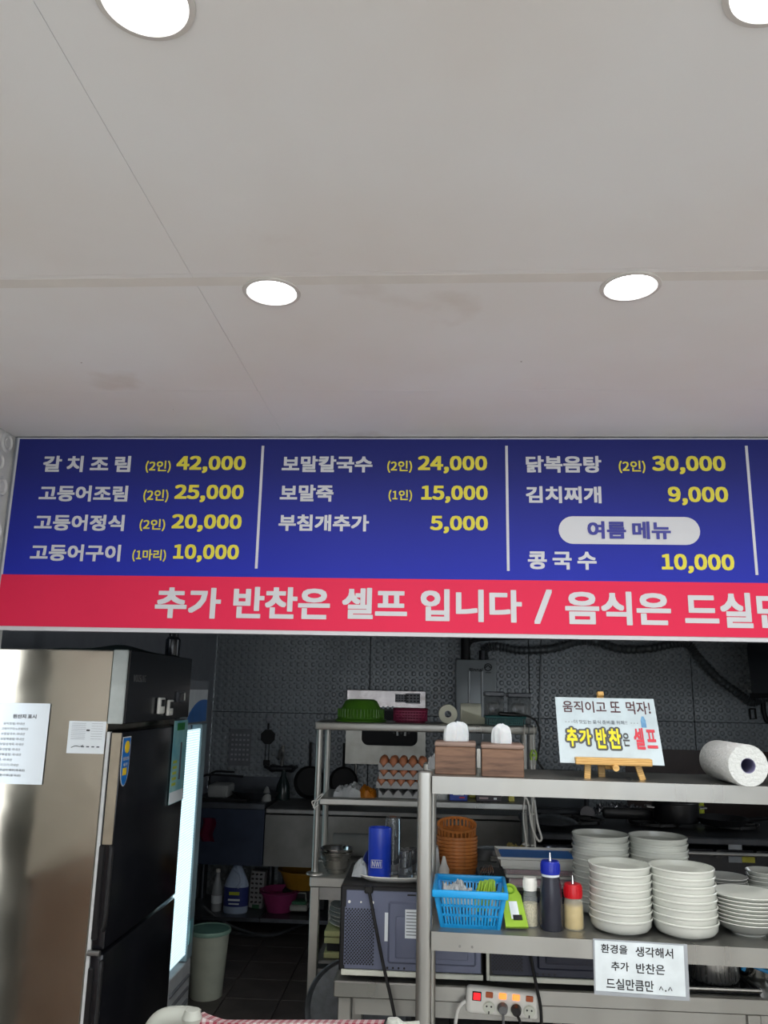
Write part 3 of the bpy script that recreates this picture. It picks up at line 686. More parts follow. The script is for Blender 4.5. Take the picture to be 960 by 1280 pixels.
corrugated([tuple(p) for p in d1], .030, 'flexible_duct', 'corrugated flexible duct sagging from heater to the hood', dm)
solo('gas_pipe', MB().tube([tuple(PY(x, y, KB-.03)) for x, y in ((585, 824), (586, 806), (600, 799), (660, 797), (730, 795))], .016, 8), black_soft, 'black gas pipe rising behind the water heater', 'pipe')
solo('wall_conduit', MB().tube([tuple(PY(x, y, KB-.012)) for x, y in ((677, 790), (675, 860), (674, 905))], .006, 6, 1), dm, 'thin vertical grey conduit right of the water heater', 'conduit')
a = PY(930, 802, 5.0); b = PY(936, 866, 5.0)
hd = thing('range_hood', 'black range hood at the right edge under the banner', 'hood', (1.66+.55, 5.0, b.z))
a = PY(931, 840, 5.0)
hd.location.x = a.x+.55+.26
part('canopy', MB().prism([(-.55, .0), (.55, 0), (.55, .5), (-.50, .5), (-.56, .3)], 0, .6), mat('hood_black', (17, 19, 30), .3), hd)
part('bottom_rim', box_((0, .3, -.012), (1.12, .64, .03), bev=.006), black_soft, hd)
c = PY(941, 893, KB-.02)
wh = thing('wall_bracket', 'small black bracket on the far wall beneath the duct', 'bracket', (c.x, KB-.02, c.z))
part('ring', MB().tube([(-.02, 0, .04), (.02, 0, .04), (.022, 0, -.03), (-.018, 0, -.035), (-.02, 0, .04)], .008, 6, 1), black_soft, wh)
solo('wall_strap', MB().tube([tuple(PY(x, y, KB-.02)) for x, y in ((954, 872), (955, 890), (960, 902), (968, 898))], .018, 8), black_soft, 'black strap hanging at the right edge on the far wall', 'strap')
a = PY(790, 946, KB-.01); b = PY(958, 1030, KB-.01)
solo('backsplash', box_((0, 0, 0), (b.x-a.x+.5, .01, .56)), mat('brown_sheet', (58, 44, 42), .35, var=.1), 'dark brown sheet on the far wall behind the stove', 'sheet', ((a.x+b.x)/2+.2, KB-.008, (a.z+b.z)/2+.0))
# ============================================================ GAS RANGE and cooking things (right, far)
RY = 4.45
ra = PY(855, 1060, RY)
rg = thing('gas_range', 'black gas range beyond the stacked bowls', 'range', (0, 0, 0))
rx0, rx1 = PY(668, 1050, RY).x, 2.6; rz = PY(900, 1047, RY).z
rm = mat('range_enamel', (30, 31, 36), .3, .3, var=.2)
part('body', box_(((rx0+rx1)/2, RY+.35, rz/2-.03), (rx1-rx0, .68, rz-.06)), rm, rg)
part('hob_top', box_(((rx0+rx1)/2, RY+.35, rz-.02), (rx1-rx0+.02, .70, .035), bev=.006), dark_steel, rg)
part('front_rail', MB().cyl((rx0, RY-.03, PY(900, 1066, RY).z), (rx1, RY-.03, PY(900, 1066, RY).z), .010, 10), steel_dull, rg)
for k in range(8):
    x = rx0+.12+.2*k; part('knob', MB().cyl((x, RY+.01, rz-.075), (x, RY-.03, rz-.075), .020, 14), black, rg)
for px, m_, lab in ((919, 'grey_tag', 'grey rating tag'), (935, 'yellow_tag', 'yellow warning tag')):
    c = PY(px+1, 1074, RY-.005); part('tag_plate', box_((c.x, RY-.004+.01, c.z), (.066, .006, .036)), mat(m_, (120, 124, 128) if 'grey' in m_ else (150, 146, 30), .5), rg, label=lab)
c = PY(919, 1059, RY); part('tag_plate', box_((c.x, RY+.004, c.z), (.066, .008, .024)), mat('grey_tag', (120, 124, 128), .5), rg, label='grey tag by the knobs')
for k in range(4):
    x = rx0+.28+.42*k
    if x > rx1-.2: break
    g = MB()
    for a_ in range(4):
        t = a_*pi/4; g.box((x, RY+.34, rz+.018), (.30, .012, .014), rot=(0, 0, t))
    g.lathe([(.13, .012), (.14, .012), (.14, .026), (.13, .026), (.13, .012)], 20, c=(x, RY+.34, rz))
    part('burner_grate', g, black_soft, rg)
# big pot with lid at left of range, grey machine, regulator, foil, bottle
def pot(name, label, px, py, rpx, hpx, Y, m, z=None, lidded=False, cat='pot'):
    b_ = PZ(px, py, z) if z else PY(px, py, Y)
    k_ = mpp(b_); r_ = rpx*k_; h_ = hpx*k_
    t = thing(name, label, cat, (b_.x, b_.y, b_.z))
    part('vessel', MB().lathe([(0, 0), (r_*.94, 0), (r_, .012), (r_, h_), (r_*1.04, h_+.004), (r_*1.03, h_+.009), (r_*.97, h_), (r_*.95, .01), (0, .008)], 32), m, t)
    part('handle', MB().tube([(r_, -.03, h_*.75), (r_+.035, -.03, h_*.77), (r_+.035, .03, h_*.77), (r_, .03, h_*.75)], .005, 6, 1)
         .tube([(-r_, -.03, h_*.75), (-r_-.035, -.03, h_*.77), (-r_-.035, .03, h_*.77), (-r_, .03, h_*.75)], .005, 6, 1), steel_dull, t)
    if lidded:
        l = part('lid', MB().lathe([(r_*1.02, h_+.008), (r_*.9, h_+.02), (r_*.3, h_+.045), (0, h_+.048)], 32), m, t)
        part('lid_knob', MB().lathe([(.008, h_+.045), (.008, h_+.06), (.018, h_+.065), (.016, h_+.078), (0, h_+.08)], 12), black, l)
    return t
pot('stock_pot', 'large dark steel pot behind the white tall bowl stack', 697, 1096, 26, 40, 4.2, mat('pot_dark', (70, 72, 78), .22, .9), lidded=False).location.y = 3.98
c = PY(690, 1021, 4.6)
solo('pot_lid', MB().lathe([(.0, .04), (.05, .036), (.12, .015), (.14, 0), (.13, -.004), (0, .0)], 28), mat('lid_steel', (120, 122, 126), .25, .9), 'domed steel lid on the far hob by the rack cables', 'lid', (c.x, 4.62, rz+.028))
c = PY(703, 1018, 5.0)
gm = thing('cooking_machine', 'dark grey cooking machine under the upper serving shelf', 'machine', (c.x, 5.2, rz))
part('case', box_((0, .1, .12), (.32, .3, .22), bev=.015, seg=2), mat('machine_grey', (62, 66, 70), .4, .2), gm)
part('front_slot', box_((-.02, -.052, .16), (.22, .006, .07), bev=.002), black, gm)
part('foot_tray', box_((.02, -.08, .02), (.34, .1, .03), bev=.006), dark_steel, gm)
c = PY(737, 1019, 4.9)
gr = thing('gas_regulator', 'round grey gas regulator beside the cooking machine', 'regulator', (c.x, 4.98, c.z))
part('dial', MB().lathe([(0, -.02), (.03, -.02), (.042, -.008), (.042, .02), (0, .02)], 20, M=Matrix.Rotation(pi/2, 4, 'X')), mat('regulator_grey', (96, 94, 96), .4, .4), gr)
part('neck', MB().cyl((0, 0, .03), (0, 0, .10), .014, 10), dark_steel, gr)
part('stem', MB().cyl((0, 0, -.03), (0, 0, -(c.z-rz)), .012, 10), black, gr)
fo = MB(); a = PY(745, 1018, 4.95); b = PY(806, 1018, 4.95)
fo.grid(lambda u, v: (a.x+(b.x-a.x)*u, 4.98+.05*v+.012*random.uniform(-1, 1), rz+.05+.035*v+.016*random.uniform(-1, 1)-.02*abs(2*u-1)), 40, 5, .001)
solo('foil_strip', fo, mat('crumpled_foil', (210, 210, 214), .2, 1, var=.0), 'crumpled foil edge glinting behind the tall bowl stacks', 'foil')
solo('hob_lid_bar', MB().box((0, 0, 0), (.28, .05, .06), bev=.02, seg=2), black, 'black bar shaped grill lid under the foil strip', 'lid', ((a.x+b.x)/2+.02, 4.86, rz+.05))
c = PY(877, 1030, 4.9)
gb = thing('oil_bottle', 'clear bottle with yellow label on the range', 'bottle', (c.x, 4.95, rz))
part('bottle', MB().lathe([(0, 0), (.032, 0), (.034, .02), (.034, .15), (.014, .2), (.014, .23), (0, .23)], 18), mat('dim_clear', (190, 196, 200), .2, alpha=.75), gb)
part('label', MB().lathe([(.0345, .05), (.0345, .12)], 18), mat('label_lime', (160, 170, 40), .5), gb)
c = PY(847, 1034, 4.8)
pot('griddle_pot', 'wide black casserole on the range behind the bowls', 846, 1040, 28, 22, 4.78, black, lidded=True).location.z = rz+.028
c = PY(900, 1036, 4.7)
sp_ = thing('frying_pan', 'black pan with handle on the range under the paper towel roll', 'pan', (PY(905, 1040, 4.7).x, 4.72, rz+.028))
part('dish', MB().lathe([(0, 0), (.11, 0), (.14, .035), (.137, .035), (.108, .004), (0, .004)], 28), black, sp_)
part('handle', MB().tube([(.13, -.04, .03), (.22, -.10, .05), (.30, -.16, .055)], .011, 8), black, sp_)

# ============================================================ STEEL RACK on table
TY = 3.56; tz = PY(392, 1096, TY).z
tx0 = PY(387, 1098, TY).x
tb2 = thing('steel_table', 'steel table carrying the rack behind the microwaves', 'table')
tx1 = .62
part('table_top', box_(((tx0+tx1)/2, TY+.36, tz-.02), (tx1-tx0, .72, .04), bev=.004), steel_rail, tb2)
part('front_rail', box_(((tx0+tx1)/2+.01, TY+.03, tz-.065), (tx1-tx0-.02, .03, .05)), steel_dull, tb2)
for x in (tx0+.022, tx1-.022):
    for y in (TY+.03, TY+.68): part('leg', box_((x, y, (tz-.04)/2), (.038, .038, tz-.04), bev=.003), steel_rail, tb2)
part('lower_shelf', box_(((tx0+tx1)/2, TY+.36, .50), (tx1-tx0-.04, .66, .02)), steel_dull, tb2)
rk_x0, rk_x1 = PY(394, 908, 3.6).x, PY(671, 910, 3.6).x
RK = thing('steel_rack', 'two tier steel rack standing on the rear table', 'rack')
z1 = PY(400, 903, 3.6).z; z2 = PY(410, 997.5, 3.6).z
part('shelf', box_(((rk_x0+rk_x1)/2, 3.76, z1-.014), (rk_x1-rk_x0, .33, .034), bev=.006, seg=2), steel_rail, RK)
mx0 = PY(402, 1000, 3.6).x
part('shelf', box_(((mx0+rk_x1)/2-.02, 3.76, z2-.014), (rk_x1-mx0-.02, .33, .030), bev=.005), steel_rail, RK)
for x in (rk_x0+.020, rk_x1-.025):
    for y in (3.615, 3.90):
        part('post', MB().cyl((x, y, tz), (x, y, z1-.03), .0145, 14), steel_rail, RK)
        part('foot_flange', MB().lathe([(.038, 0), (.036, .006), (.016, .010), (.0145, .02)], 18, c=(x, y, tz)), steel_rail, RK)
# ---- on top of rack
def on(px, py, Z, Y=None):
    p = PZ(px, py, Z) if Y is None else Vector((PY(px, py, Y).x, Y, Z)); return p
zt_ = z1+.0035
p = on(451, 900, zt_, 3.74); k = mpp(p)
gb_ = MB().lathe([(32*k, 0), (32.5*k, .006), (29.5*k, .012), (26*k, .05), (20*k, .09), (16*k, .098), (0, .099)], 40)
t = thing('green_basin', 'olive green upturned plastic basin on top of the rack', 'basin', p)
part('shell', gb_, green, t)
rb_ = MB()
for i in range(22):
    a_ = -pi*i/21; rb_.box((28.3*k*cos(a_), 28.3*k*sin(a_), .036), (.006, .006, .04), rot=(0, 0, a_), bev=.002)
part('ribs', rb_, green, t, kind='stuff')
p = on(513, 901, zt_, 3.76)
t = thing('maroon_basket', 'maroon woven basket beside the green basin on the rack', 'basket', p)
w0 = 22*mpp(p)
part('wall', MB().lathe([(w0*.84, 0), (w0*.88, .005), (w0*.98, .055), (w0*1.02, .058), (w0*1.0, .062), (w0*.93, .055), (w0*.8, .008), (0, .006)], 32, sy=.75, square=4), maroon, t)
gb2 = MB()
for i in range(40):
    a_ = 2*pi*i/40; kq = (abs(cos(a_))**4+abs(sin(a_))**4)**-.25
    gb2.box((w0*.945*kq*cos(a_), w0*.945*.75*kq*sin(a_), .032), (.003, .003, .050), rot=(0, 0, a_))
for j in range(4):
    gb2.lathe([(w0*(.90+.025*j), .010+.012*j), (w0*(.915+.025*j), .0125+.012*j), (w0*(.90+.025*j), .016+.012*j)], 32, sy=.75, square=4)
part('weave', gb2, mat('maroon_light', (150, 56, 88), .5), t, kind='stuff')
def paper_roll(name, label, p, r, L_, rz_, m, core=.32, group=None, axis_tilt=0, cat='roll'):
    t = thing(name, label, cat, p, rz_, group)
    M = Matrix.Translation((0, 0, r)) @ Matrix.Rotation(pi/2, 4, 'X')
    part('paper', MB().lathe([(r*core, 0), (r*.97, 0), (r, .003), (r, L_-.003), (r*.97, L_), (r*core, L_)], 36, M=Matrix.Translation((0, L_, 0)) @ M), m, t)
    part('core', MB().lathe([(r*core*.93, .001), (r*core, .001), (r*core, L_-.001), (r*core*.93, L_-.001), (r*core*.93, .001)], 24, M=Matrix.Translation((0, L_, 0)) @ M), mat('card_core', (150, 146, 170), .7), t)
    return t
rollm = mat('roll_paper', (226, 226, 205), .85, var=.03)
p = on(560, 903, zt_, 3.68); paper_roll('toilet_roll', 'toilet roll lying with its round end facing out on the rack', p, 11.7*mpp(p), .10, 0, rollm, .36)
p = on(590, 903, zt_, 3.70)
t = thing('toilet_roll', 'toilet roll lying sideways with a loose flap on the rack', 'roll', p, 0)
part('paper', MB().lathe([(.013, 0), (.044, 0), (.045, .003), (.045, .09), (.013, .09)], 32, M=Matrix.Translation((-.05, .02, .045)) @ Matrix.Rotation(pi/2, 4, 'Y')), rollm, t)
part('loose_flap', MB().grid(lambda u, v: (-.045+.1*u, -.026-.002*sin(5*u), .06*(1-v)*(1-.55*u)+.002), 6, 6, .001), rollm, t)
p = on(631, 904, zt_, 3.70)
t = thing('teal_tray', 'small teal slatted basket on the right end of the rack', 'tray', p)
hw_ = 24*mpp(p); tm_ = mat('teal_plastic', (16, 96, 96), .4)
part('floor', box_((0, 0, .004), (hw_*1.7, .12, .006)), tm_, t)
q = MB()
for s in (-1, 1):
    q.box((0, s*.062, .034), (hw_*2, .008, .008), bev=.002)
    q.box((s*hw_, 0, .034), (.008, .13, .008), bev=.002)
part('rim', q, tm_, t)
q = MB()
for i in range(20):
    x = -hw_*.95+hw_*1.9*i/19
    for s in (-1, 1): q.box((x, s*.06, .018), (.005, .004, .036))
part('slats', q, tm_, t, kind='stuff')
smoky = mat('smoky_clear', (120, 126, 128), .12, alpha=.55)
for k_, (x0, x1, y0, y1, lab) in enumerate(((605, 630, 864, 899, 'smoky clear lidded box on the rack, next to the sideways roll'), (634, 664, 865, 899, 'wider smoky clear lidded box above the teal basket'))):
    p = on((x0+x1)/2, 900, zt_, 3.84); w2 = (x1-x0)*mpp(p); h2 = (PY(620, y0, 3.84).z-p.z)
    t = thing('clear_box', lab, 'box', p, 0, 'smoky clear boxes on the rack')
    part('body', MB().box((0, 0, h2*.42), (w2*.94, .10, h2*.84), bev=.01, seg=2), smoky, t)
    part('lid', box_((0, 0, h2*.91), (w2, .108, h2*.16), bev=.005), mat('smoky_lid', (70, 74, 82), .25, alpha=.8), t)
    part('contents', box_((0, 0, h2*.36), (w2*.55, .06, h2*.6), bev=.01), mat('grey_packs', (150, 152, 150), .6, var=.3), t)
t = solo('black_remote', MB().box((0, 0, .0), (.10, .03, .018), rot=(0, .06, 0), bev=.006), black, 'black power adapter lying over the teal basket', 'adapter', on(637, 897, zt_+.046, 3.66))
# cables at the right posts
pz = lambda x, y, Y=3.58: tuple(PY(x, y, Y))
solo('black_cable', MB().tube([pz(645, 893), pz(662, 896), pz(672, 905), pz(675, 925), pz(672, 950), pz(680, 965), pz(676, 990)], .0045, 6), black_soft,
     'black cable looping off the right end of the rack', 'cable')
wc = mat('white_cable', (214, 214, 208), .4)
solo('white_cable', MB().tube([pz(652, 993), pz(660, 1002), pz(664, 1030), pz(672, 1050), pz(677, 1048), pz(672, 1030), pz(668, 1000)], .0045, 6), wc,
     'thick white cable hanging in a loop on the right rack post', 'cable')
for k_, x in enumerate((656, 661, 667)):
    solo('thin_cable', MB().tube([pz(x, 906), pz(x+2*(k_-1), 950), pz(x+1, 985), pz(x-2, 1020), pz(x+2, 1060), pz(x-1, 1085)], .0028, 5), wc if k_ != 1 else dm,
         ['thin white cable leftmost of those hanging on the right rack post', 'thin grey cable between two white ones on the right rack post', 'thin white cable rightmost of those on the right rack post'][k_], 'cable')
for k_, y in enumerate((1018, 1057)):
    p = Vector(pz(661, y, 3.595)); solo('cable_tie', MB().lathe([(.024, -.004), (.028, 0), (.024, .004)], 16), wc, ['upper cable tie round the right rack post', 'lower cable tie round the right rack post'][k_], 'cable tie', p+Vector((0, .02, 0)))
p = Vector(pz(667, 944))
t = thing('yellow_clip', 'lime yellow plastic clip hanging on the rack cables', 'clip', p)
part('jaw', MB().tube([(-.008, 0, -.02), (-.012, 0, .0), (-.004, 0, .022)], .005, 6), lime, t); part('jaw', MB().tube([(.008, 0, -.02), (.012, 0, .0), (.004, 0, .022)], .005, 6), lime, t)
part('pin', MB().cyl((0, -.008, .0), (0, .008, 0), .006, 8), lime, t)
solo('rack_post_wire', MB().tube([pz(394, 1012, 3.57), pz(390, 1002, 3.57), pz(398, 1000, 3.57), pz(404, 992, 3.57), pz(396, 998, 3.57), pz(392, 1010, 3.57), pz(398, 1006, 3.57)], .003, 5), wc, 'thin wire twisted round the left rack post', 'wire')
# ---- middle shelf
zm_ = z2+.0015
def crumple(w, d, h, n=14, seed=1):
    r = random.Random(seed); ph = [r.uniform(0, 6) for _ in range(6)]
    J = [[r.uniform(-1, 1) for _ in range(n+1)] for _ in range(n+1)]
    def fn(u, v):
        e = max(0, (1-(2*u-1)**4)*(1-(2*v-1)**4))
        return ((u-.5)*w*(1+.08*sin(9*v+ph[0])), (v-.5)*d*(1+.1*sin(7*u+ph[1])), max(0, e**.32*h*(.74+.13*sin(8*u+ph[2])+.13*sin(11*v+5*u+ph[3])+.13*J[int(u*n)][int(v*n)])))
    return MB().grid(fn, n, n, .0008)
plast = mat('crinkled_plastic', (222, 226, 228), .3, var=.05, bump=.5, bscale=60, coat=.3)
solo('plastic_bag', crumple(.12, .14, .050, n=22, seed=3), plast, 'crumpled white plastic bag on the middle rack shelf', 'bag', on(436, 996, zm_, 3.70))
solo('orange_bag', crumple(.078, .10, .046, n=20, seed=5), mat('orange_plastic', (216, 136, 34), .35, var=.2, bump=.4), 'crumpled orange snack bag next to the white plastic bag', 'bag', on(459, 996, zm_, 3.68))
# egg trays
trm = mat('grey_pulp', (166, 168, 168), .9, var=.06, bump=.3, bscale=80)
eggm = mat('brown_egg', (176, 112, 78), .45, var=.06)
pe = on(502, 997, zm_, 3.64); cw = .0425
def tray_fn(nx, ny):
    def fn(u, v):
        x = u*nx; y = v*ny
        return ((u-.5)*nx*cw, v*ny*cw, .004+.024*(.5-.5*cos(2*pi*x))*.55+.024*(.5-.5*cos(2*pi*y))*.45+.010*(1 if 0 else 0)-.0*v)
    return fn
def tray_z(u, v, nx, ny):
    return 0
egg_me = MB().lathe([(0, -.026), (.010, -.024), (.017, -.015), (.0195, -.004), (.019, .006), (.0155, .018), (.009, .026), (0, .029)], 18).mesh('egg', eggm)
rows = ['top', 'second', 'third', 'bottom']; pos = ['leftmost', 'second', 'third', 'fourth', 'rightmost']
for k_ in range(4):
    zk = zm_+.0385*(3-k_)
    xo = pe.x+(.006 if k_ % 2 else -.004)+(.008 if k_ == 0 else 0)
    NX, NY = 5, 5
    def fn(u, v):
        x = u*NX; y = v*NY
        hgt = .5+.25*cos(2*pi*x)+.25*cos(2*pi*y)      # high at cell corners, low in the cups
        return ((u-.5)*NX*cw, v*NY*cw*.8, .003+.030*hgt)
    t = solo('egg_tray', MB().grid(fn, NX*6, NY*6, .0015), trm, f'grey pulp egg tray, {rows[k_]} of the stack on the rack', 'egg tray', (xo, pe.y, zk), 0, 'stacked egg trays')
    lip = []
    for i in range(NX*8+1):
        x = (i/8-NX/2)*cw; lip.append((x, .011+.021*abs(cos(pi*i/8))**1.3))
    part('front_lip', MB().prism([(NX/2*cw, .002), (-NX/2*cw, .002)][::1]+lip, -.006, -.0035), trm, t)
    if k_ < 3:
        for j in range(1 if k_ else 4):
            for i in range(5):
                e_ = link('egg', egg_me, None, (xo+(i-2)*cw, pe.y+(j+.5)*cw*.8+.004, zk+.0275), (random.uniform(-.25, .25), random.uniform(-.25, .25), 0))
                rw = 'front' if j == 0 else ['', 'second', 'third', 'back'][j]
                tag(e_, f'brown egg, {pos[i]} in the {rw} row of the {rows[k_]} egg tray', 'egg', 'brown eggs in the trays')
# boxes right on the middle shelf
def carton(name, label, cat, x0, x1, y0, Y, m, d=.06, stripes=()):
    a_ = PY(x0, y0, Y); b_ = PY(x1, y0, Y); t = thing(name, label, cat, ((a_.x+b_.x)/2, Y, zm_))
    part('carton', box_((0, d/2, (a_.z-zm_)/2), (b_.x-a_.x, d, a_.z-zm_), bev=.002), m, t)
    for (u, v, w, h, mm) in stripes:
        part('print', box_(((u-.5)*(b_.x-a_.x), -.001, v*(a_.z-zm_)), (w*(b_.x-a_.x), .002, h*(a_.z-zm_))), mm, t)
    return t
carton('blue_carton', 'small blue printed carton under the upper serving shelf', 'carton', 562, 584, 984, 3.62, mat('carton_blue', (32, 62, 160), .4), stripes=((.35, .75, .3, .12, paper), (.5, .45, .6, .08, paper), (.7, .25, .3, .1, red)))
carton('dark_carton', 'flat dark printed carton right of the blue carton', 'carton', 595, 627, 994, 3.62, mat('carton_dark', (52, 44, 50), .45), stripes=((.3, .55, .35, .3, mat('carton_print', (170, 150, 150), .5)), (.75, .5, .12, .3, paper)))
carton('yellow_carton', 'olive yellow packet behind the dark carton', 'packet', 586, 618, 986, 3.72, mat('carton_olive', (150, 146, 50), .5))
carton('cream_packet', 'cream and yellow packet near the rack cables', 'packet', 636, 643, 988, 3.64, mat('carton_cream', (190, 184, 90), .5))
p = on(545, 1000, zm_, 3.66)
solo('milky_tub', MB().lathe([(0, 0), (.034, 0), (.038, .06), (.036, .06), (.032, .004), (0, .004)], 24), milky, 'milky plastic tub on the middle rack shelf behind the serving post', 'tub', (on(550, 1000, zm_, 3.66)))

# ---- on the rear table
p = on(420, 1091, tz, 3.66); kk = mpp(p)
for k_, (dz, rr, lab) in enumerate(((0, 20.5, 'steel mixing bowl on the rear table corner'), (.014, 20.5, 'steel mixing bowl nested inside the one on the rear table corner'))):
    R_ = rr*kk
    solo('mixing_bowl', MB().lathe([(0, 0), (R_*.55, 0), (R_*.80, .03), (R_*.93, .075), (R_, .082), (R_, .0845), (R_*.91, .078), (R_*.78, .032), (R_*.53, .003), (0, .003)], 32), chrome if k_ else steel, lab, 'bowl', p+Vector((.0, 0, dz+.001)), 0, 'nested mixing bowls')
p = on(440, 1078, tz, 4.0)
solo('rolled_mat', MB().lathe([(0, -.09), (.05, -.09), (.052, .09), (0, .09)], 24, M=Matrix.Translation((0, 0, .052)) @ Matrix.Rotation(pi/2, 4, 'Y')), mat('grey_cloth', (120, 122, 120), .8), 'grey rolled cloth lying on the rear table behind the bowl', 'cloth', p)
pot('soup_pot', 'steel soup pot under the rack near its right post', 645, 1075, 21, 22, 3.75, mat('pot_steel', (110, 112, 116), .2, .95)).location.z = tz
p = on(646, 1052, tz+.085, 3.75)
solo('brown_packet', crumple(.10, .08, .07, seed=8), mat('kraft_paper', (176, 160, 96), .7), 'tan paper packet lying in the soup pot', 'packet', Vector((PY(647, 1050, 3.75).x, 3.75, tz+.06)))
p = on(613, 1056, tz, 4.1)
solo('ladle_lid', MB().lathe([(0, .05), (.06, .04), (.1, .0), (.09, 0), (0, .03)], 24), chrome, 'shiny domed lid left of the soup pot', 'lid', Vector((PY(612, 1055, 4.1).x, 4.1, tz+.0)))
# under the rear table: shelf with plates and boxes
zs2 = .515
xx = PY(412, 1160, TY+.1)
sh2 = thing('inner_shelf', 'small steel shelf holding plates under the rear table', 'shelf', (0, 0, 0))
zq = PY(410, 1156, TY+.15).z
part('board', box_((tx0+.17, TY+.2, zq-.115), (.26, .3, .012)), steel_dull, sh2)
part('leg', box_((tx0+.06, TY+.33, (zq-.12+.51)/2), (.02, .02, zq-.12-.51)), steel_dull, sh2); part('leg', box_((tx0+.28, TY+.33, (zq-.12+.51)/2), (.02, .02, zq-.12-.51)), steel_dull, sh2)
bxm = mat('olive_box', (176, 180, 130), .5)
bo = solo('olive_box', box_((0, 0, .0), (.22, .22, .022), bev=.003), bxm, 'pale olive box directly under the plate stack', 'box', (tx0+.17, TY+.18, zq-.014), 0, 'pale olive boxes')
again(bo, (tx0+.17, TY+.18, zq-.040), 'pale olive box under the topmost olive box')
again(bo, (tx0+.17, TY+.18, zq-.097), 'pale olive box below the dark gap, lowest of three')
solo('dark_box', box_((0, 0, 0), (.2, .2, .030), bev=.003), black, 'dark box between two pale olive boxes', 'box', (tx0+.17, TY+.19, zq-.070))
for k_ in range(5):
    solo('dinner_plate', MB().lathe([(0, 0), (.06, 0), (.105, .012), (.107, .015), (.06, .004), (0, .004)], 32), melamine_grey,
         f'white plate, {ORD[4-k_]} of the pile under the rear table' if k_ != 4 else 'white plate, topmost of the pile under the rear table', 'plate', (tx0+.175+.004*sin(k_*2), TY+.17, zq+.0+.017*k_), 0, 'plates piled under the rear table')

# ============================================================ BENCH + MICROWAVES
BYF = 2.80
bz = PY(417, 1226, BYF).z; bx0_ = PY(416.5, 1235, BYF).x
be = thing('steel_bench', 'steel bench carrying the microwaves behind the serving shelf', 'bench')
bx1_ = 2.3
part('bench_top', box_(((bx0_+bx1_)/2, BYF+.27, bz-.024), (bx1_-bx0_, .54, .048), bev=.004), steel_rail, be)
part('lower_rail', box_(((bx0_+bx1_)/2+.03, BYF+.04, bz-.076), (bx1_-bx0_-.08, .03, .05)), steel_rail, be)
for x in (bx0_+.035, 1.0, bx1_-.03):
    for y in (BYF+.04, BYF+.50): part('leg', box_((x, y, (bz-.05)/2), (.045, .045, bz-.05), bev=.004), steel_rail, be)
part('lower_shelf', box_(((bx0_+bx1_)/2, BYF+.28, .26), (bx1_-bx0_-.06, .5, .02)), steel_dull, be)
def microwave(name, label, x0, x1, z0, h, Y, m, edge, vent_m, group):
    w = x1-x0; t = thing(name, label, 'microwave', (x0, Y, z0), 0, group)
    part('case', box_((w/2, .18, h/2+.006), (w, .36, h-.012), bev=.005), black, t)
    part('rear_panel', box_((w/2+.006, -.001, h/2+.004), (w-.026, .008, h-.036), bev=.002), m, t)
    part('bottom_strip', box_((w/2+.004, -.003, .012), (w-.010, .012, .016), bev=.002), edge, t)
    # perforated vent
    v = MB(); nx, ny = 19, 31; vx0, vz0 = .018, .035; vw, vh = w*.205, h*.62
    for i in range(nx):
        for j in range(ny):
            if (i+j) % 2 == 0: v.box((vx0+vw*(i+.5)/nx, -.0055, vz0+vh*(j+.5)/ny), (vw/nx*.9, .002, vh/ny*.9), rot=(0, pi/4, 0))
    part('vent_holes', v, black_soft, t, kind='stuff')
    part('vent_frame', box_((vx0+vw/2, -.0047, vz0+vh/2), (vw*1.04, .001, vh*1.03)), vent_m, t)
    # raised pressing
    r_ = MB(); px0, px1, pz0, pz1 = w*.34, w*.95, h*.16, h*.84
    r_.box(((px0+px1)/2, -.006, (pz0+pz1)/2), (px1-px0, .014, pz1-pz0), bev=.012, seg=1)
    r_.box(((px0+px1)/2, -.012, (pz0+pz1)/2-.012), (px1-px0-.05, .012, pz1-pz0-.06), bev=.006, seg=2)
    part('pressed_panel', r_, m, t)
    for k in range(3): part('screw', MB().cyl((w*.065+.038*k, -.003, h*.82), (w*.065+.038*k, -.008, h*.82), .0045 if k != 1 else .003, 8), white, t)
    for k in range(4): part('foot_hole', MB().cyl((w*.34+.018*k, -.004, h*.11), (w*.34+.018*k, -.0065, h*.11), .0035, 8), black_soft, t)
    for k in range(2): part('slot', box_((w*.46+.045*k+.02, -.005, h*.945-.008), (.028, .002, .005)), black_soft, t)
    for x in (.04, w-.04): part('rubber_foot', MB().cyl((x, .04, -.010), (x, .04, .004), .014, 12), black_soft, t)
    return t
m1x0 = PY(426, 1110, BYF+.02).x; m1x1 = PY(604, 1200, BYF+.02).x; mz = bz+.010
mh = PY(426, 1106, BYF+.02).z-mz
mw1 = microwave('microwave', 'slate grey microwave seen from behind, left of the serving post', m1x0, m1x1, mz, mh, BYF+.02, slate, offwhite, slate, 'microwaves with their backs to the room')
part('rating_label', box_(((PY(483, 1158, BYF).x-m1x0), -.0053, PY(483, 1158, BYF+.02).z-mz), (.013, .001, .085)), paper, mw1)
part('rating_label', box_(((PY(516, 1153, BYF).x-m1x0), -.0195, PY(516, 1153, BYF+.02).z-mz), (.050, .001, .085)), paper, mw1)
q = MB()
for k in range(8): q.box(((PY(516, 1153, BYF).x-m1x0), -.0203, PY(516, 1153, BYF+.02).z-mz+.034-.0095*k), (.042, .0006, .0022))
part('label_lines', q, ink_grey, mw1)
m2x0 = PY(608, 1200, BYF+.02).x
mw2 = microwave('microwave', 'dark navy microwave seen from behind under the paper notice', m2x0, m2x0+.47, mz, mh*1.0, BYF+.02, navy_dark, offwhite, navy_dark, 'microwaves with their backs to the room')
part('left_edge', box_((.004, -.004, mh/2), (.010, .012, mh-.01), bev=.002), offwhite, mw2, label='pale vertical edge strip')
yb = BYF+.01
c = PY(461, 1113, yb)
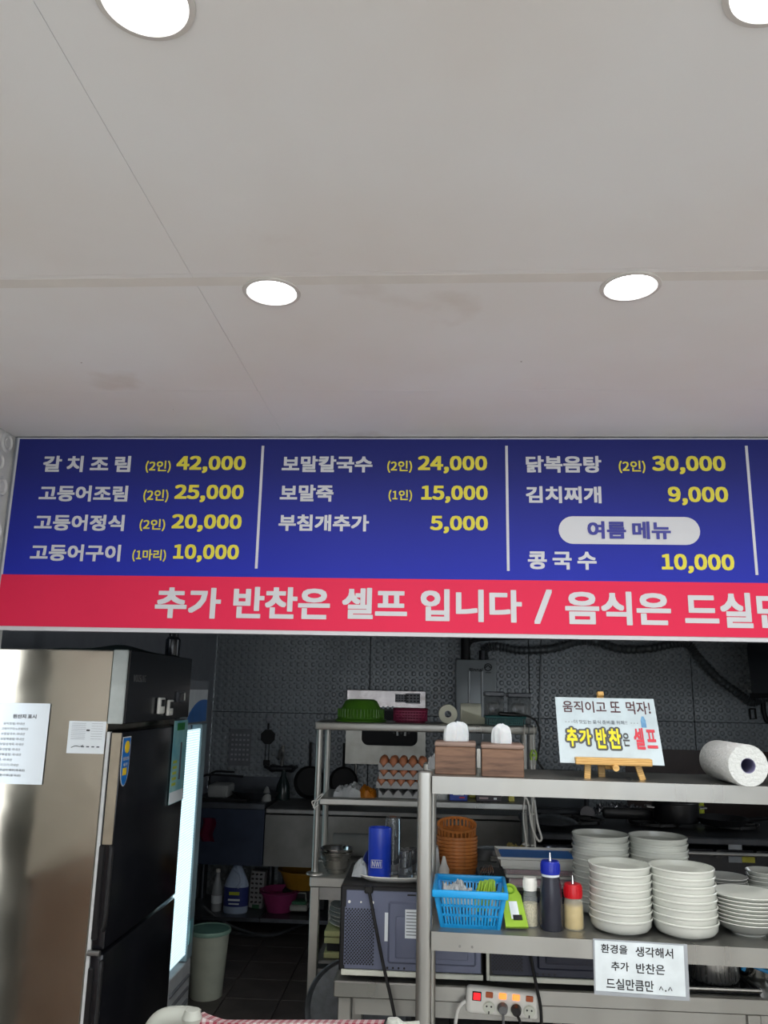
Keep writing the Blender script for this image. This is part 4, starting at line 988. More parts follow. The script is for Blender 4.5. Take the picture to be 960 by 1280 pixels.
part('cord', MB().tube([tuple(PY(461, 1112, yb)), tuple(PY(464, 1128, yb-.02)), tuple(PY(471, 1165, yb-.03)), tuple(PY(480, 1210, yb-.03)), tuple(PY(488, 1245, yb-.04)), tuple(PY(494, 1275, yb-.04)), tuple(PY(496, 1300, yb-.04))], .0055, 8)
     .box(tuple(PY(461, 1112, yb)), (.028, .02, .022), bev=.004), black_soft, mw1, loc=-mw1.location)
part('cord', MB().tube([tuple(PY(661, 1180, yb-.02)), tuple(PY(665, 1205, yb-.03)), tuple(PY(671, 1235, yb-.05)), tuple(PY(676, 1262, yb-.05)), tuple(PY(677, 1300, yb-.05))], .0050, 8),
     black_soft, mw2, loc=-mw2.location)
# ---- tray with cups on microwave 1
mt = mz+mh
p = PZ(486, 1096, mt+.004)
tl = thing('white_tray', 'white oval tray on the slate microwave', 'tray', (PY(492, 1096, 2.95).x, 2.955, mt))
tw = 45*mpp(Vector((0, 2.9, 1)))
part('tray', MB().lathe([(0, 0), (tw*.8, 0), (tw*.95, .010), (tw, .018), (tw*.98, .020), (tw*.8, .005), (0, .004)], 40, sy=.85, square=3), white, tl)
def cupw(x0, x1, Y): return (PY(x1, 1080, Y).x-PY(x0, 1080, Y).x)/2
Yc = 2.90; r_ = cupw(459.5, 488.5, Yc); c = PY(474, 1096, Yc); ct2 = PY(474, 1034, Yc)
zc = mt+.006
bc = thing('blue_canister', 'tall blue canister with white lettering on the white tray', 'canister', (c.x, Yc, zc))
part('body', MB().lathe([(0, 0), (r_*.96, 0), (r_, .004), (r_, ct2.z-zc-.004), (r_*.97, ct2.z-zc), (r_*.9, ct2.z-zc), (r_*.88, ct2.z-zc-.01), (0, ct2.z-zc-.01)], 36, sy=.8), deepblue, bc)
lettering('NWI', .030, .018, wht, bc, (-.008, -r_*.8-.0015, .052), off=.01)
part('lettering_frame', MB().tube([(-.026, -r_*.8-.001, .040), (.010, -r_*.8-.001, .040), (.010, -r_*.8-.001, .064), (-.026, -r_*.8-.001, .064), (-.026, -r_*.8-.001, .040)], .0009, 4, 1), wht, bc)
c = PY(461, 1090, 2.97); solo('navy_lid', MB().lathe([(0, 0), (.04, 0), (.042, .007), (.04, .014), (0, .014)], 28), mat('navy_plastic', (22, 34, 96), .3), 'round navy lid standing on edge behind the blue canister', 'lid', (PY(464, 1080, 2.97).x+.01, 2.965, mt+.052), rot=(pi/2, 0, .3))
def glassware(name, label, x0, x1, y0, Y, flare=1.0, group=None, z=None):
    r_ = cupw(x0, x1, Y); z = z or zc; h = PY((x0+x1)/2, y0, Y).z-z
    t = solo(name, MB().lathe([(r_*flare, 0), (r_*flare*.97, .004), (r_*.92, h*.9), (r_*.85, h), (0, h), (0, h-.003), (r_*.82, h-.004), (r_*.88, h*.88), (r_*flare*.93, .003)], 28), glass, label, 'glass', (PY((x0+x1)/2, 1080, Y).x, Y, z), 0, group)
    return t
glassware('tall_tumbler', 'tall clear upturned tumbler behind the blue canister', 480, 501.5, 1021, 2.99)
gw = [((498, 516), 1062, 2.93, 'clear cup upturned on the white tray, nearest the serving post'), ((505, 523), 1060, 3.0, 'clear cup upturned behind, against the serving post'),
      ((494, 511), 1066, 3.03, 'clear cup upturned at the back of the white tray')]
for (xx_, yy_, Y, lab) in gw: glassware('clear_cup', lab, *xx_, yy_, Y, 1.12, 'clear cups on the white tray')
solo('paper_napkin', crumple(.05, .06, .05, seed=21), tissue, 'crumpled white napkin at the left end of the white tray', 'napkin', (PY(450, 1090, 2.92).x, 2.925, mt+.010))
# ---- baskets and plastic boxes on the microwaves
Yb = 2.98; c = PY(571, 1088, Yb); rB = cupw(547, 597, Yb)
for k_ in range(9):
    z_ = mt+.001+.0115*k_
    lab = f'brown woven basket, {ORD[8-k_]} of the stack behind the blue basket'
    if k_ == 0:
        b0 = thing('woven_basket', lab, 'basket', (c.x, Yb, z_), 0, 'stacked brown woven baskets')
        part('wall', MB().lathe([(0, 0), (rB*.78, 0), (rB*.94, .014), (rB*.97, .034), (rB, .036), (rB, .041), (rB*.93, .040), (rB*.9, .016), (rB*.75, .004), (0, .003)], 32, sy=.8), wicker, b0)
        part('rim', MB().lathe([(rB*.97, .037), (rB*1.03, .038), (rB*1.03, .045), (rB*.97, .046), (rB*.94, .042), (rB*.97, .037)], 32, sy=.8), wicker, b0)
    else:
        again(b0, (c.x+random.uniform(-.001, .001), Yb, z_), lab)
top_b = thing('woven_basket', 'brown woven basket tipped up on top of its stack', 'basket', (c.x, Yb+.01, mt+.001+.0115*9+.036), rot=(.32, 0, 0), group='stacked brown woven baskets')
q = MB()
for i in range(28):
    a_ = 2*pi*i/28; q.box((rB*.93*cos(a_), rB*.74*sin(a_), .018), (.006, .006, .032), rot=(0, 0, a_))
part('slats', q, wicker, top_b, kind='stuff')
part('rim', MB().lathe([(rB*.92, .030), (rB*1.0, .030), (rB*1.0, .038), (rB*.92, .038), (rB*.92, .030)], 32, sy=.8), wicker, top_b)
part('base', MB().lathe([(0, 0), (rB*.9, 0), (rB*.95, .006), (0, .006)], 32, sy=.8), wicker, top_b)
# white bottle & bag beside basket
solo('squeeze_bottle', MB().lathe([(0, 0), (.017, 0), (.018, .05), (.010, .066), (.008, .075), (.004, .09), (0, .09)], 18), white, 'small white squeeze bottle between the post and the woven baskets', 'bottle', (PY(555, 1085, 2.86).x, 2.865, mt))
solo('white_pouch', MB().box((0, 0, .055), (.022, .05, .11), rot=(0, -.12, 0), bev=.006, seg=2), tissue, 'upright white pouch just right of the serving post', 'pouch', (PY(546, 1085, 2.9).x, 2.93, mt))
# clear forks bundle / wire
q = MB()
for k_ in range(6): q.tube([(-.02+.008*k_, 0, .004), (-.015+.008*k_, -.01, .035), (0.004*k_, .02, .05)], .0022, 5)
solo('steel_whisk', q, chrome, 'bent steel wire whisk by the woven baskets', 'whisk', (PY(607, 1088, 2.93).x, 2.93, mt))
Yp = 2.86
def tubb(name, label, cat, px0, px1, z0, h, Y, d, m, lidm=None, insert=None):
    a_ = PY(px0, 1090, Y).x; b_ = PY(px1, 1090, Y).x; w = b_-a_
    t = thing(name, label, cat, ((a_+b_)/2, Y+d/2, z0))
    q = MB(); th = .003
    q.box((0, 0, th/2), (w*.92, d*.92, th)); q.box((0, -d/2+.006, h/2), (w*.95, th, h)); q.box((0, d/2-.006, h/2), (w*.95, th, h))
    q.box((-w/2+.008, 0, h/2), (th, d*.95, h)); q.box((w/2-.008, 0, h/2), (th, d*.95, h))
    part('box', q, m, t)
    part('rim', MB().tube([(-w/2, -d/2, h), (w/2, -d/2, h), (w/2, d/2, h), (-w/2, d/2, h), (-w/2, -d/2, h)], .0045, 6, 1), lidm or m, t)
    if insert: part('contents', box_((0, 0, h*.5), (w*.93, d*.9, h*.86), bev=.006), insert, t, label='coloured contents')
    return t
pinkc = mat('pink_sheet', (206, 112, 140), .5); bluec = mat('blue_sheet', (60, 140, 236), .45, var=.05)
tubb('plastic_tub', 'low clear tub with pink contents at the bottom of the tub stack', 'tub', 634, 725, mt+.001, .034, Yp, .17, milky, white, pinkc)
tubb('plastic_tub', 'clear tub with pink contents in the middle of the tub stack', 'tub', 630, 725, mt+.036, .026, Yp, .17, milky, white, pinkc)
tl2 = tubb('plastic_tub', 'white rimmed tub with blue cloth on top of the tub stack', 'tub', 624, 728, mt+.066, .026, Yp-.01, .19, white, white, bluec)
solo('flat_box', box_((0, 0, .0), (.19, .12, .024), bev=.003), paper, 'white flat box under the front of the tub stack', 'box', (PY(648, 1112, 2.84).x+.06, 2.90-.0, mt-.0+.0-.013)) if False else None

# ============================================================ SERVING SHELF (two tiers)
SH = radians(-2.6); Zu = PY(541, 969, 2.45).z; Zl = PY(539, 1161, 2.45).z
org = PY(530.5, 1100, 2.45)
O = Vector((org.x, 2.45, 0)); RS = Matrix.Rotation(SH, 3, 'Z')
ss = thing('serving_shelf', 'two tier steel serving shelf holding bowls and tissue boxes', 'shelf', O, SH)
SL = 1.34; pr = .0215
def shelf_plate(z, d, y0=0):
    q = MB()
    q.box((pr+SL/2, d/2+y0-.022, z-.002), (SL, d, .004))
    q.box((pr+SL/2, y0-.022, z-.024), (SL, .004, .048)); q.box((pr+SL/2, d+y0-.022, z-.024), (SL, .004, .048))
    q.box((pr+.002, d/2+y0-.022, z-.024), (.004, d, .044)); q.box((pr+SL-.002, d/2+y0-.022, z-.024), (.004, d, .044))
    return q
part('upper_shelf', shelf_plate(Zu, .31), steel_rail, ss); part('lower_shelf', shelf_plate(Zl, .37), steel_rail, ss)
for (x, y, top) in ((0, 0, Zu+.012), (0, .285, Zu+.012), (SL+.04, 0, Zu+.012), (SL+.04, .285, Zu+.012)):
    po = part('post', MB().lathe([(pr, 0), (pr, top-.012), (pr*.97, top-.004), (pr*.8, top), (0, top+.001)], 28, c=(x, y, 0), square=5), steel_rail, ss)
for k_ in range(2): part('rivet', MB().cyl((.10+.034*k_, -.026, Zl-.034), (.10+.034*k_, -.022, Zl-.034), .0035, 8), steel_dull, ss)
def sloc(px, py, Z, dy=0):
    p = PZ(px, py, Z); return p+RS @ Vector((0, dy, 0))
# tissue boxes
wd = mat('walnut_print', (122, 92, 72), .5, rgb2=(78, 55, 42), scale=9, stretch=(1.2, 1, 9), bump=.05); wdl = mat('pale_wood_lid', (140, 118, 106), .5, var=.08)
def tissue_box(label, x0, x1, yb, seed):
    p = PZ((x0+x1)/2, yb, Zu); w = (x1-x0)*mpp(p); d = .115; h = 33.5*mpp(p)
    t = thing('tissue_box', label, 'tissue box', p+RS @ Vector((0, d/2, 0)), SH, 'wooden tissue boxes on the serving shelf')
    part('case', box_((0, 0, h/2), (w, d, h), bev=.002), wd, t)
    part('lid', MB().box((0, 0, h+.007), (w*1.03, d*1.04, .014), bev=.006, seg=2), wdl, t)
    r = random.Random(seed); n = 16
    def fn(u, v):
        a = 2*pi*u; top = .72+.28*sin(a*1.0+seed)*.5+.16*sin(3*a+seed)
        rr = (.31+.07*sin(2*a+seed)+.04*sin(7*a))*(1-.5*(v-.25)**2)
        if v > .7: rr *= max(.04, 1-((v-.7)/.3)**2)**.6
        return (rr*w*cos(a)*.82, rr*.4*w*sin(a), h+.012+v*(.056)*(.92+.16*top)+(.009*sin(3*a+2*seed)+.006*sin(5*a))*v*(1-v**5))
    tm__ = MB().grid(fn, 26, 9); tm__.lathe([(0, 0), (.001, .001)], 4, c=(0, 0, h+.02))
    tu = tm__
    part('tissue', tu, tissue, t)
    return t
tissue_box('wooden tissue box nearer the left shelf post', 543.5, 594.5, 968.5, 1)
tissue_box('wooden tissue box between the other one and the easel sign', 602.5, 655, 971.5, 4)
solo('plastic_knot', crumple(.03, .03, .045, seed=31), plast, 'small crumpled clear plastic beside the left shelf post', 'plastic scrap', PZ(546, 966, Zu)+Vector((-.012, .14, .0)))
solo('white_card_box', box_((0, 0, .03), (.012, .02, .06), bev=.002), white, 'thin white stick box between the two tissue boxes', 'box', PZ(599.5, 962, Zu)+Vector((0, .05, 0)), SH)
# easel with sign
pine = wood_mat('pine', (222, 182, 112), (196, 150, 84), 8, (1, 1, 8))
pf = PZ(768, 974, Zu)
ea = thing('mini_easel', 'small pine table easel holding the handwritten sign', 'easel', pf, SH)
kE = mpp(pf); lean = radians(28)
def EX(px): return (px-768)*kE
dirv = Vector((0, sin(lean), cos(lean)))
base_z = .040
part('ledge', box_((EX(766.5), -.012, base_z+.010), ((813-720)*kE, .030, .020), rot=(-lean*.0, 0, 0), bev=.002), pine, ea)
for s, xt, xbm in ((-1, 737, 734), (1, 793, 805)):
    part('leg', MB().box((0, 0, 0), (.018, .010, .058), bev=.0015), pine, ea, ((EX(xt)+EX(xbm))/2, .000, .0265), (.0, (-.30 if s > 0 else .06), 0))
part('leg', MB().box((0, 0, 0), (.020, .010, .20), bev=.0015), pine, ea, (EX(757), .075, .095), (lean*-.0-.22+.22-.10, 0, 0), label='rear prop')
spn = MB().box((0, .006, .123), (.020, .008, .246), bev=.0015)
part('back_bar', spn, pine, ea, (EX(762), .0, base_z-.01), (-lean, 0, 0))
part('peg', MB().cyl((0, -.034, 0), (0, .01, 0), .0095, 10), pine, ea, (EX(768), -.004, base_z+.0-.006))
part('top_clip', MB().box((0, -.004, .236), (.019, .016, .014), bev=.002), pine, ea, (EX(762), .0, base_z-.01), (-lean, 0, 0))
pS = PZ(765, 953, Zu)
sgw = .297; sgh = .212
sg = tag(link('easel_sign', None, None, pf+RS @ Vector((EX(765.5), -.006, base_z+.014-.012)), (-lean, 0, SH)), 'laminated sign in yellow and red lettering propped on the easel', 'sign')
part('sheet', box_((0, 0, sgh/2), (sgw, .0015, sgh), bev=.0004), mat('sign_paper', (196, 212, 218), .35), sg)
def sgt(t, u0, u1, v0, v1, m, y=-.0016, off=.012, name='lettering'):
    return lettering(t, (u1-u0)*sgw, (v1-v0)*sgh, m, sg, (((u0+u1)/2-.5)*sgw, y, (v0+v1)/2*sgh), off=off, name=name)
brn = mat('sign_brown_ink', (84, 50, 56), .5); sgy = mat('sign_yellow', (240, 226, 40), .5); sgo = mat('sign_outline', (78, 82, 84), .5); sgr = mat('sign_red', (214, 60, 76), .5)
sgt('움직이고', .07, .51, .76, .94, brn); sgt('또', .55, .65, .77, .94, brn); sgt('먹자!', .71, .95, .75, .95, brn)
sgt('더 맛있는 음식 준비를 위해!!', .17, .70, .585, .645, ink_grey, off=.006)
q = MB()
for k_ in range(3):
    q.box(((.09+.03*k_-.5)*sgw, -.0014, .612*sgh), (.004, .0004, .0012)); q.box(((.74+.03*k_-.5)*sgw, -.0014, .612*sgh), (.004, .0004, .0012))
part('dashes', q, ink_grey, sg)
for t, u0, u1, v0, v1 in (('추', .085, .19, .24, .52), ('가', .21, .325, .27, .50), ('반', .375, .475, .22, .52), ('찬', .50, .615, .22, .52)):
    base = sgt(t, u0, u1, v0, v1, sgo, -.0012, .03, 'outline')
    me = base.data; bm_ = bmesh.new()
    for i in range(12):
        tmp = bmesh.new(); tmp.from_mesh(me); dx = .0062*cos(i*pi/6); dz = .0062*sin(i*pi/6)
        bmesh.ops.translate(tmp, verts=tmp.verts, vec=(dx, 0.00002*i, dz)); m__ = bpy.data.meshes.new('t'); tmp.to_mesh(m__); tmp.free(); bm_.from_mesh(m__); bpy.data.meshes.remove(m__)
    bm_.to_mesh(me); bm_.free()
    sgt(t, u0, u1, v0, v1, sgy, -.0022, .034)
sgt('은', .635, .70, .26, .46, sgo, -.0016, .026)
sgt('셀', .745, .845, .22, .54, sgr, -.0018, .03); sgt('프', .865, .965, .24, .52, sgr, -.0018, .03)
part('blue_picture', MB().prism([((.835-.5)*sgw, .55*sgh), ((.885-.5)*sgw, .55*sgh), ((.885-.5)*sgw, .66*sgh), ((.87-.5)*sgw, .72*sgh), ((.85-.5)*sgw, .72*sgh), ((.835-.5)*sgw, .66*sgh)], -.0016, -.0008), mat('sign_blue', (110, 160, 196), .5, rgb2=(60, 110, 160), scale=40), sg)
# paper towel roll
r0 = 26.5*mpp(PZ(942, 987, Zu))
pT = PZ(943, 985.5, Zu)
kt = thing('paper_towel_roll', 'thick white paper towel roll at the right end of the upper shelf', 'paper towel', pT+Vector((-.004, .02, 0)), radians(3))
Mx = Matrix.Translation((0, .0, r0)) @ Matrix.Rotation(-pi/2, 4, 'X')
towel = mat('towel_paper', (205, 209, 207), .9, var=.015, bump=.5, bscale=110)
part('paper', MB().lathe([(r0*.36, .001), (r0*.96, 0), (r0, .004), (r0, .205), (r0*.95, .21), (r0*.36, .21)], 44, M=Mx), towel, kt)
part('core', MB().lathe([(r0*.33, .002), (r0*.36, .001), (r0*.36, .208), (r0*.33, .208), (r0*.33, .002)], 28, M=Mx), mat('card_core_blue', (120, 118, 150), .7), kt)

# ---- lower shelf: blue basket
pB = PZ(589, 1162, Zl)
kb = mpp(pB); bw1 = 72*kb; bw2 = 88*kb; bh = .094; bd1 = .14; bd2 = .20
bk = thing('blue_basket', 'bright blue slotted basket on the lower serving shelf', 'basket', pB+RS @ Vector((-.003, bd1/2+.012, 0)), SH)
def wall(q, A, B, C, D, nx, rows_, th=.0035):
    """slotted wall between bottom edge A-B and top edge D-C"""
    A, B, C, D = map(Vector, (A, B, C, D))
    P = lambda u, v: (A*(1-u)+B*u)*(1-v)+(D*(1-u)+C*u)*v
    nrm = (B-A).cross(D-A).normalized()*th
    def quad(u0, u1, v0, v1):
        vs = [q.bm.verts.new(P(u, v)+o_) for o_ in (Vector(), nrm) for u, v in ((u0, v0), (u1, v0), (u1, v1), (u0, v1))]
        for f in ((0, 1, 2, 3), (7, 6, 5, 4), (0, 4, 5, 1), (1, 5, 6, 2), (2, 6, 7, 3), (3, 7, 4, 0)): q.bm.faces.new([vs[i] for i in f])
    for i in range(nx+1):
        u = i/nx*.90+.05; quad(u-.013, u+.013, 0, 1)
    quad(0, .06, 0, 1); quad(.94, 1, 0, 1)
    for v0, v1 in rows_: quad(.05, .95, v0, v1)
rows_ = ((0, .12), (.36, .42), (.64, .70), (.90, 1))
q = MB(); x1, y1, x2, y2 = bw1/2, bd1/2, bw2/2, bd2/2
wall(q, (-x1, -y1, 0), (x1, -y1, 0), (x2, -y2, bh), (-x2, -y2, bh), 18, rows_); part('front_wall', q, blue, bk)
q = MB(); wall(q, (x1, y1, 0), (-x1, y1, 0), (-x2, y2, bh), (x2, y2, bh), 18, rows_); part('back_wall', q, blue, bk)
q = MB(); wall(q, (-x1, y1, 0), (-x1, -y1, 0), (-x2, -y2, bh), (-x2, y2, bh), 9, rows_); part('side_wall', q, blue, bk)
q = MB(); wall(q, (x1, -y1, 0), (x1, y1, 0), (x2, y2, bh), (x2, -y2, bh), 9, rows_); part('side_wall', q, blue, bk)
part('floor', box_((0, 0, .003), (bw1, bd1, .004)), blue, bk)
q = MB()
q.box((0, -y2-.003, bh+.001), (bw2+.016, .010, .020), bev=.004, seg=2).box((0, y2+.003, bh+.001), (bw2+.016, .010, .020), bev=.004, seg=2)
q.box((-x2-.003, 0, bh+.001), (.010, bd2+.014, .020), bev=.004, seg=2).box((x2+.003, 0, bh+.001), (.010, bd2+.014, .020), bev=.004, seg=2)
part('rim', q, blue, bk)
for k_ in range(3):
    pp = bk.location+RS @ Vector((.018+.022*k_, -.006+.010*k_, .030))
    t = thing('lime_tongs', ['lime green serving tongs leftmost in the blue basket', 'lime green serving tongs in the middle of the blue basket', 'lime green serving tongs rightmost in the blue basket'][k_], 'tongs', pp, rot=(-.25, .25-.12*k_, SH), group='lime tongs in the blue basket')
    for s in (-1, 1):
        part('jaw', MB().grid(lambda u, v: ((u-.5)*.026*(.6+.5*sin(pi*v)), s*(.003+.008*v), .082*v), 3, 8, .002), lime, t)
    for i in range(3): part('finger', MB().tube([(-.007+.007*i, -.012, .05), (-.009+.009*i, -.014, .078)], .0028, 6, 1), lime, t)
for k_, (dx, dy, sd) in enumerate(((-.055, -.02, 41), (-.018, -.012, 44), (-.04, .03, 47))):
    solo('wrapper_scrap', crumple(.055, .06, .05, seed=sd), plast, ['crumpled clear wrapper leftmost in the blue basket', 'crumpled clear wrapper beside the lime tongs', 'crumpled clear wrapper at the back of the blue basket'][k_], 'wrapper', bk.location+RS @ Vector((dx, dy, .055)), group='wrappers in the blue basket')
q = MB()
for k_ in range(14): q.box((-x1*.8+.0115*k_, -y1*.55+.004*(k_ % 3), .045), (.005, .004, .08), rot=(.1*sin(k_), .12*sin(k_*3), 0))
solo('plastic_spoons', q, milky, 'white disposable spoons standing inside the blue basket', 'spoon', bk.location+Vector((0, 0, .006)), SH)['kind'] = 'stuff'
# lime knife holder lying
pL = PZ(645, 1165, Zl)
lh = thing('lime_holder', 'lime green flat scoop lying beside the blue basket', 'scoop', pL+Vector((.002, .012, .006)), rot=(radians(40), 0, radians(6)))
kl = mpp(pL)
out = [(-.030, 0), (.034, 0), (.030, .10)]+[(.0+.022*cos(t), .118+.022*sin(t)) for t in [pi*i/8 for i in range(0, 9)]]+[(-.028, .10)]
part('body', MB().prism(out, -.007, 0, M=Matrix.Rotation(-pi/2, 4, 'X')), lime, lh)
part('label', box_((.002, .052, .0075), (.024, .055, .0012)), paper, lh); part('dark_print', box_((.008, .028, .0085), (.026, .016, .0012)), ink, lh)
part('ring', MB().lathe([(.010, 0), (.014, 0), (.014, .010), (.010, .010), (.010, 0)], 18, c=(0, .118, .001)), mat('lime_dark', (120, 160, 40), .4), lh)
# bottles
def bottle(name, label, px, pyb, ytop, wpx, m_body, m_cap, cap_h, fill=None, fill_frac=.7, nozzle=None, band=None, waist=1.0, cap_r=.8, dy=.02):
    p = PZ(px, pyb, Zl)+RS @ Vector((0, dy, 0)); k = mpp(p); R_ = wpx/2*k; H = (pyb-ytop)*k*.93
    t = thing(name, label, 'bottle', p, SH)
    hb = H-cap_h
    prof = [(0, 0), (R_*.94, 0), (R_, .005), (R_*waist, hb*.45), (R_*.93, hb*.72), (R_*cap_r, hb*.97), (R_*cap_r, hb)]
    part('body', MB().lathe(prof, 28), m_body, t)
    if fill: part('contents', MB().lathe([(0, .003), (R_*.9, .003), (R_*.94, .008), (R_*waist*.94, hb*min(.45, fill_frac)), (R_*.90, hb*fill_frac), (0, hb*fill_frac)], 24), fill, t)
    cr = R_*cap_r*1.12
    c_ = part('cap', MB().lathe([(cr, hb-.004), (cr, hb+cap_h*.8), (cr*.9, hb+cap_h), (0, hb+cap_h)], 28), m_cap, t)
    q = MB()
    for i in range(20):
        a_ = 2*pi*i/20; q.box((cr*cos(a_), cr*sin(a_), hb+cap_h*.38), (.0016, .0016, cap_h*.7), rot=(0, 0, a_))
    part('cap_ridges', q, m_cap, c_, kind='stuff')
    if nozzle: part('nozzle', MB().lathe([(.0045, H), (.003, H+.008), (.0018, H+nozzle), (0, H+nozzle)], 10), chrome, t)
    if band: part('label', MB().lathe([(R_*cap_r*1.0+.001, hb*.97-.022), (R_*cap_r*1.0+.001, hb*.99)], 28), band, t)
    return t
bottle('seasoning_bottle', 'clear shaker with white cap and pale grains', 664, 1160, 1099, 19, mat('shaker_clear', (210, 216, 216), .15, alpha=.22), white, .030, mat('pale_grains', (222, 212, 176), .8, var=.2, scale=300), .62)
bottle('sauce_bottle', 'black soy sauce bottle with blue cap', 690.5, 1164, 1078, 29, mat('soy_sauce_plastic', (40, 42, 54), .25, var=.03), mat('cap_blue', (20, 40, 160), .25), .030, nozzle=.022, band=paper, waist=.98, cap_r=.74)
bottle('sauce_bottle', 'squeeze bottle of yellow liquid with red cap', 718.5, 1163, 1107, 25.5, mat('milky_yellow', (230, 226, 206), .3, alpha=.35), red, .032, mat('pale_yellow_liquid', (216, 188, 98), .3), .72, nozzle=.022, waist=.97, cap_r=.80)
# bowls
def bowl_mesh(R_, h, kind):
    if kind == 'deep':
        pr_ = [(0, 0), (R_*.62, 0), (R_*.64, .003), (R_*.86, h*.18), (R_*.945, h*.42), (R_*.965, h*.84), (R_*.995, h*.87), (R_, h*.96), (R_*.985, h), (R_*.95, h*.97), (R_*.93, h*.6), (R_*.8, h*.3), (R_*.55, .006), (0, .006)]
    else:
        pr_ = [(0, 0), (R_*.48, 0), (R_*.50, .004), (R_*.80, h*.45), (R_*.97, h*.90), (R_, h*.95), (R_*.99, h), (R_*.95, h*.94), (R_*.78, h*.5), (R_*.5, .008), (0, .007)]
    return MB().lathe(pr_, 44).mesh('bowl', melamine if kind != 'plate2' else melamine_grey)
def stack(name, cat, px, pyb, wpx, n, pitch, h, kind, where, group, dy=None, lean=(0, 0), m=None, zbase=None, Yc_=None):
    zb_ = zbase or Zl
    p = PZ(px, pyb, zb_); R_ = wpx/2*mpp(p)
    off = R_*.62 if dy is None else dy
    p = p+RS @ Vector((0, off, 0))
    if Yc_: q_ = PY(px, 1100, Yc_); p = Vector((q_.x, Yc_, zb_))
    R_ = .985*wpx/2*mpp(p+Vector((0, 0, n*pitch*.6)))
    me = bowl_mesh(R_, h, kind)
    for k in range(n):
        o = link(name, me, None, p+Vector((lean[0]*k+random.uniform(-.0012, .0012), lean[1]*k+random.uniform(-.0012, .0012), pitch*k)), (0, 0, random.uniform(0, 6)))
        r = n-1-k
        tag(o, f'white {cat}, {ORD[r]+" from the top" if r else "topmost"} {where}', cat, group)
    return p, R_
stack('melamine_bowl', 'bowl', 781, 1169, 78, 8, .0197, .040, 'deep', 'in the front stack behind the red-capped bottle', 'bowls in the left front stack', lean=(.0004, .0))
stack('melamine_bowl', 'bowl', 864, 1174, 81, 8, .0197, .040, 'deep', 'in the front stack beside the shallow bowls', 'bowls in the right front stack', lean=(-.0003, 0))
stack('tall_stack_bowl', 'bowl', 752, 1152, 71.5, 12, .0170, .040, 'deep', 'in the taller rear stack next to the tubs', 'bowls in the left rear stack', Yc_=2.705)
stack('tall_stack_bowl', 'bowl', 825, 1152, 73, 12, .0170, .040, 'deep', 'in the taller rear stack on the range side', 'bowls in the right rear stack', Yc_=2.695)
stack('shallow_bowl', 'shallow bowl', 944, 1173, 82, 8, .0100, .038, 'plate', 'in the front stack at the right edge', 'shallow bowls in the front stack', dy=.055)
stack('side_plate', 'plate', 919, 1150, 54, 10, .0092, .026, 'plate2', 'in the grey pile behind the shallow bowls', 'plates in the rear pile', dy=.075)
stack('rice_bowl', 'rice bowl', 972, 1148, 48, 8, .0125, .034, 'plate', 'in the pile cut by the right edge', 'rice bowls at the right edge', dy=.075)
# hanging notice
pn = PY(743, 1175, 2.42-.0)
nf = O+RS @ Vector((0, -.028, 0))
def onfront(px, py):
    d = ray(px, py); n = RS @ Vector((0, 1, 0)); return CP+d*((nf-CP).dot(n)/d.dot(n))
A_ = onfront(743, 1175); B_ = onfront(854, 1181); C_ = onfront(746.5, 1238)
hn = thing('paper_notice', 'laminated white notice with three handwritten lines taped to the lower shelf', 'notice', A_, rot=(0, radians(.6), SH))
wN = (B_-A_).length; hN = A_.z-C_.z
part('laminate_sheet', box_((wN/2+.003, -.001, -hN/2-.003), (wN+.014, .0008, hN+.014)), mat('laminate_edge', (160, 166, 172), .2), hn)
part('sheet', box_((wN/2, -.002, -hN/2), (wN, .0008, hN)), mat('notice_paper', (222, 232, 236), .35), hn)
def nt2(t, u0, u1, v0, v1, off=.014): lettering(t, (u1-u0)*wN, (v1-v0)*hN, ink, hn, ((u0+u1)/2*wN, -.0026, -(v0+v1)/2*hN), off=off)
nt2('환경을', .07, .37, .06, .24); nt2('생각해서', .46, .88, .07, .27)
nt2('추가', .18, .38, .40, .58); nt2('반찬은', .46, .78, .40, .60)
nt2('드실만큼만', .12, .65, .73, .95)
part('lettering', MB().tube([(wN*.71, -.003, -hN*.90), (wN*.73, -.003, -hN*.83), (wN*.75, -.003, -hN*.90)], .0011, 5, 1).tube([(wN*.81, -.003, -hN*.90), (wN*.83, -.003, -hN*.83), (wN*.85, -.003, -hN*.90)], .0011, 5, 1)
     .lathe([(0, 0), (.0022, 0)], 8, M=Matrix.Translation((wN*.78, -.003, -hN*.91)) @ Matrix.Rotation(pi/2, 4, 'X')), ink, hn)

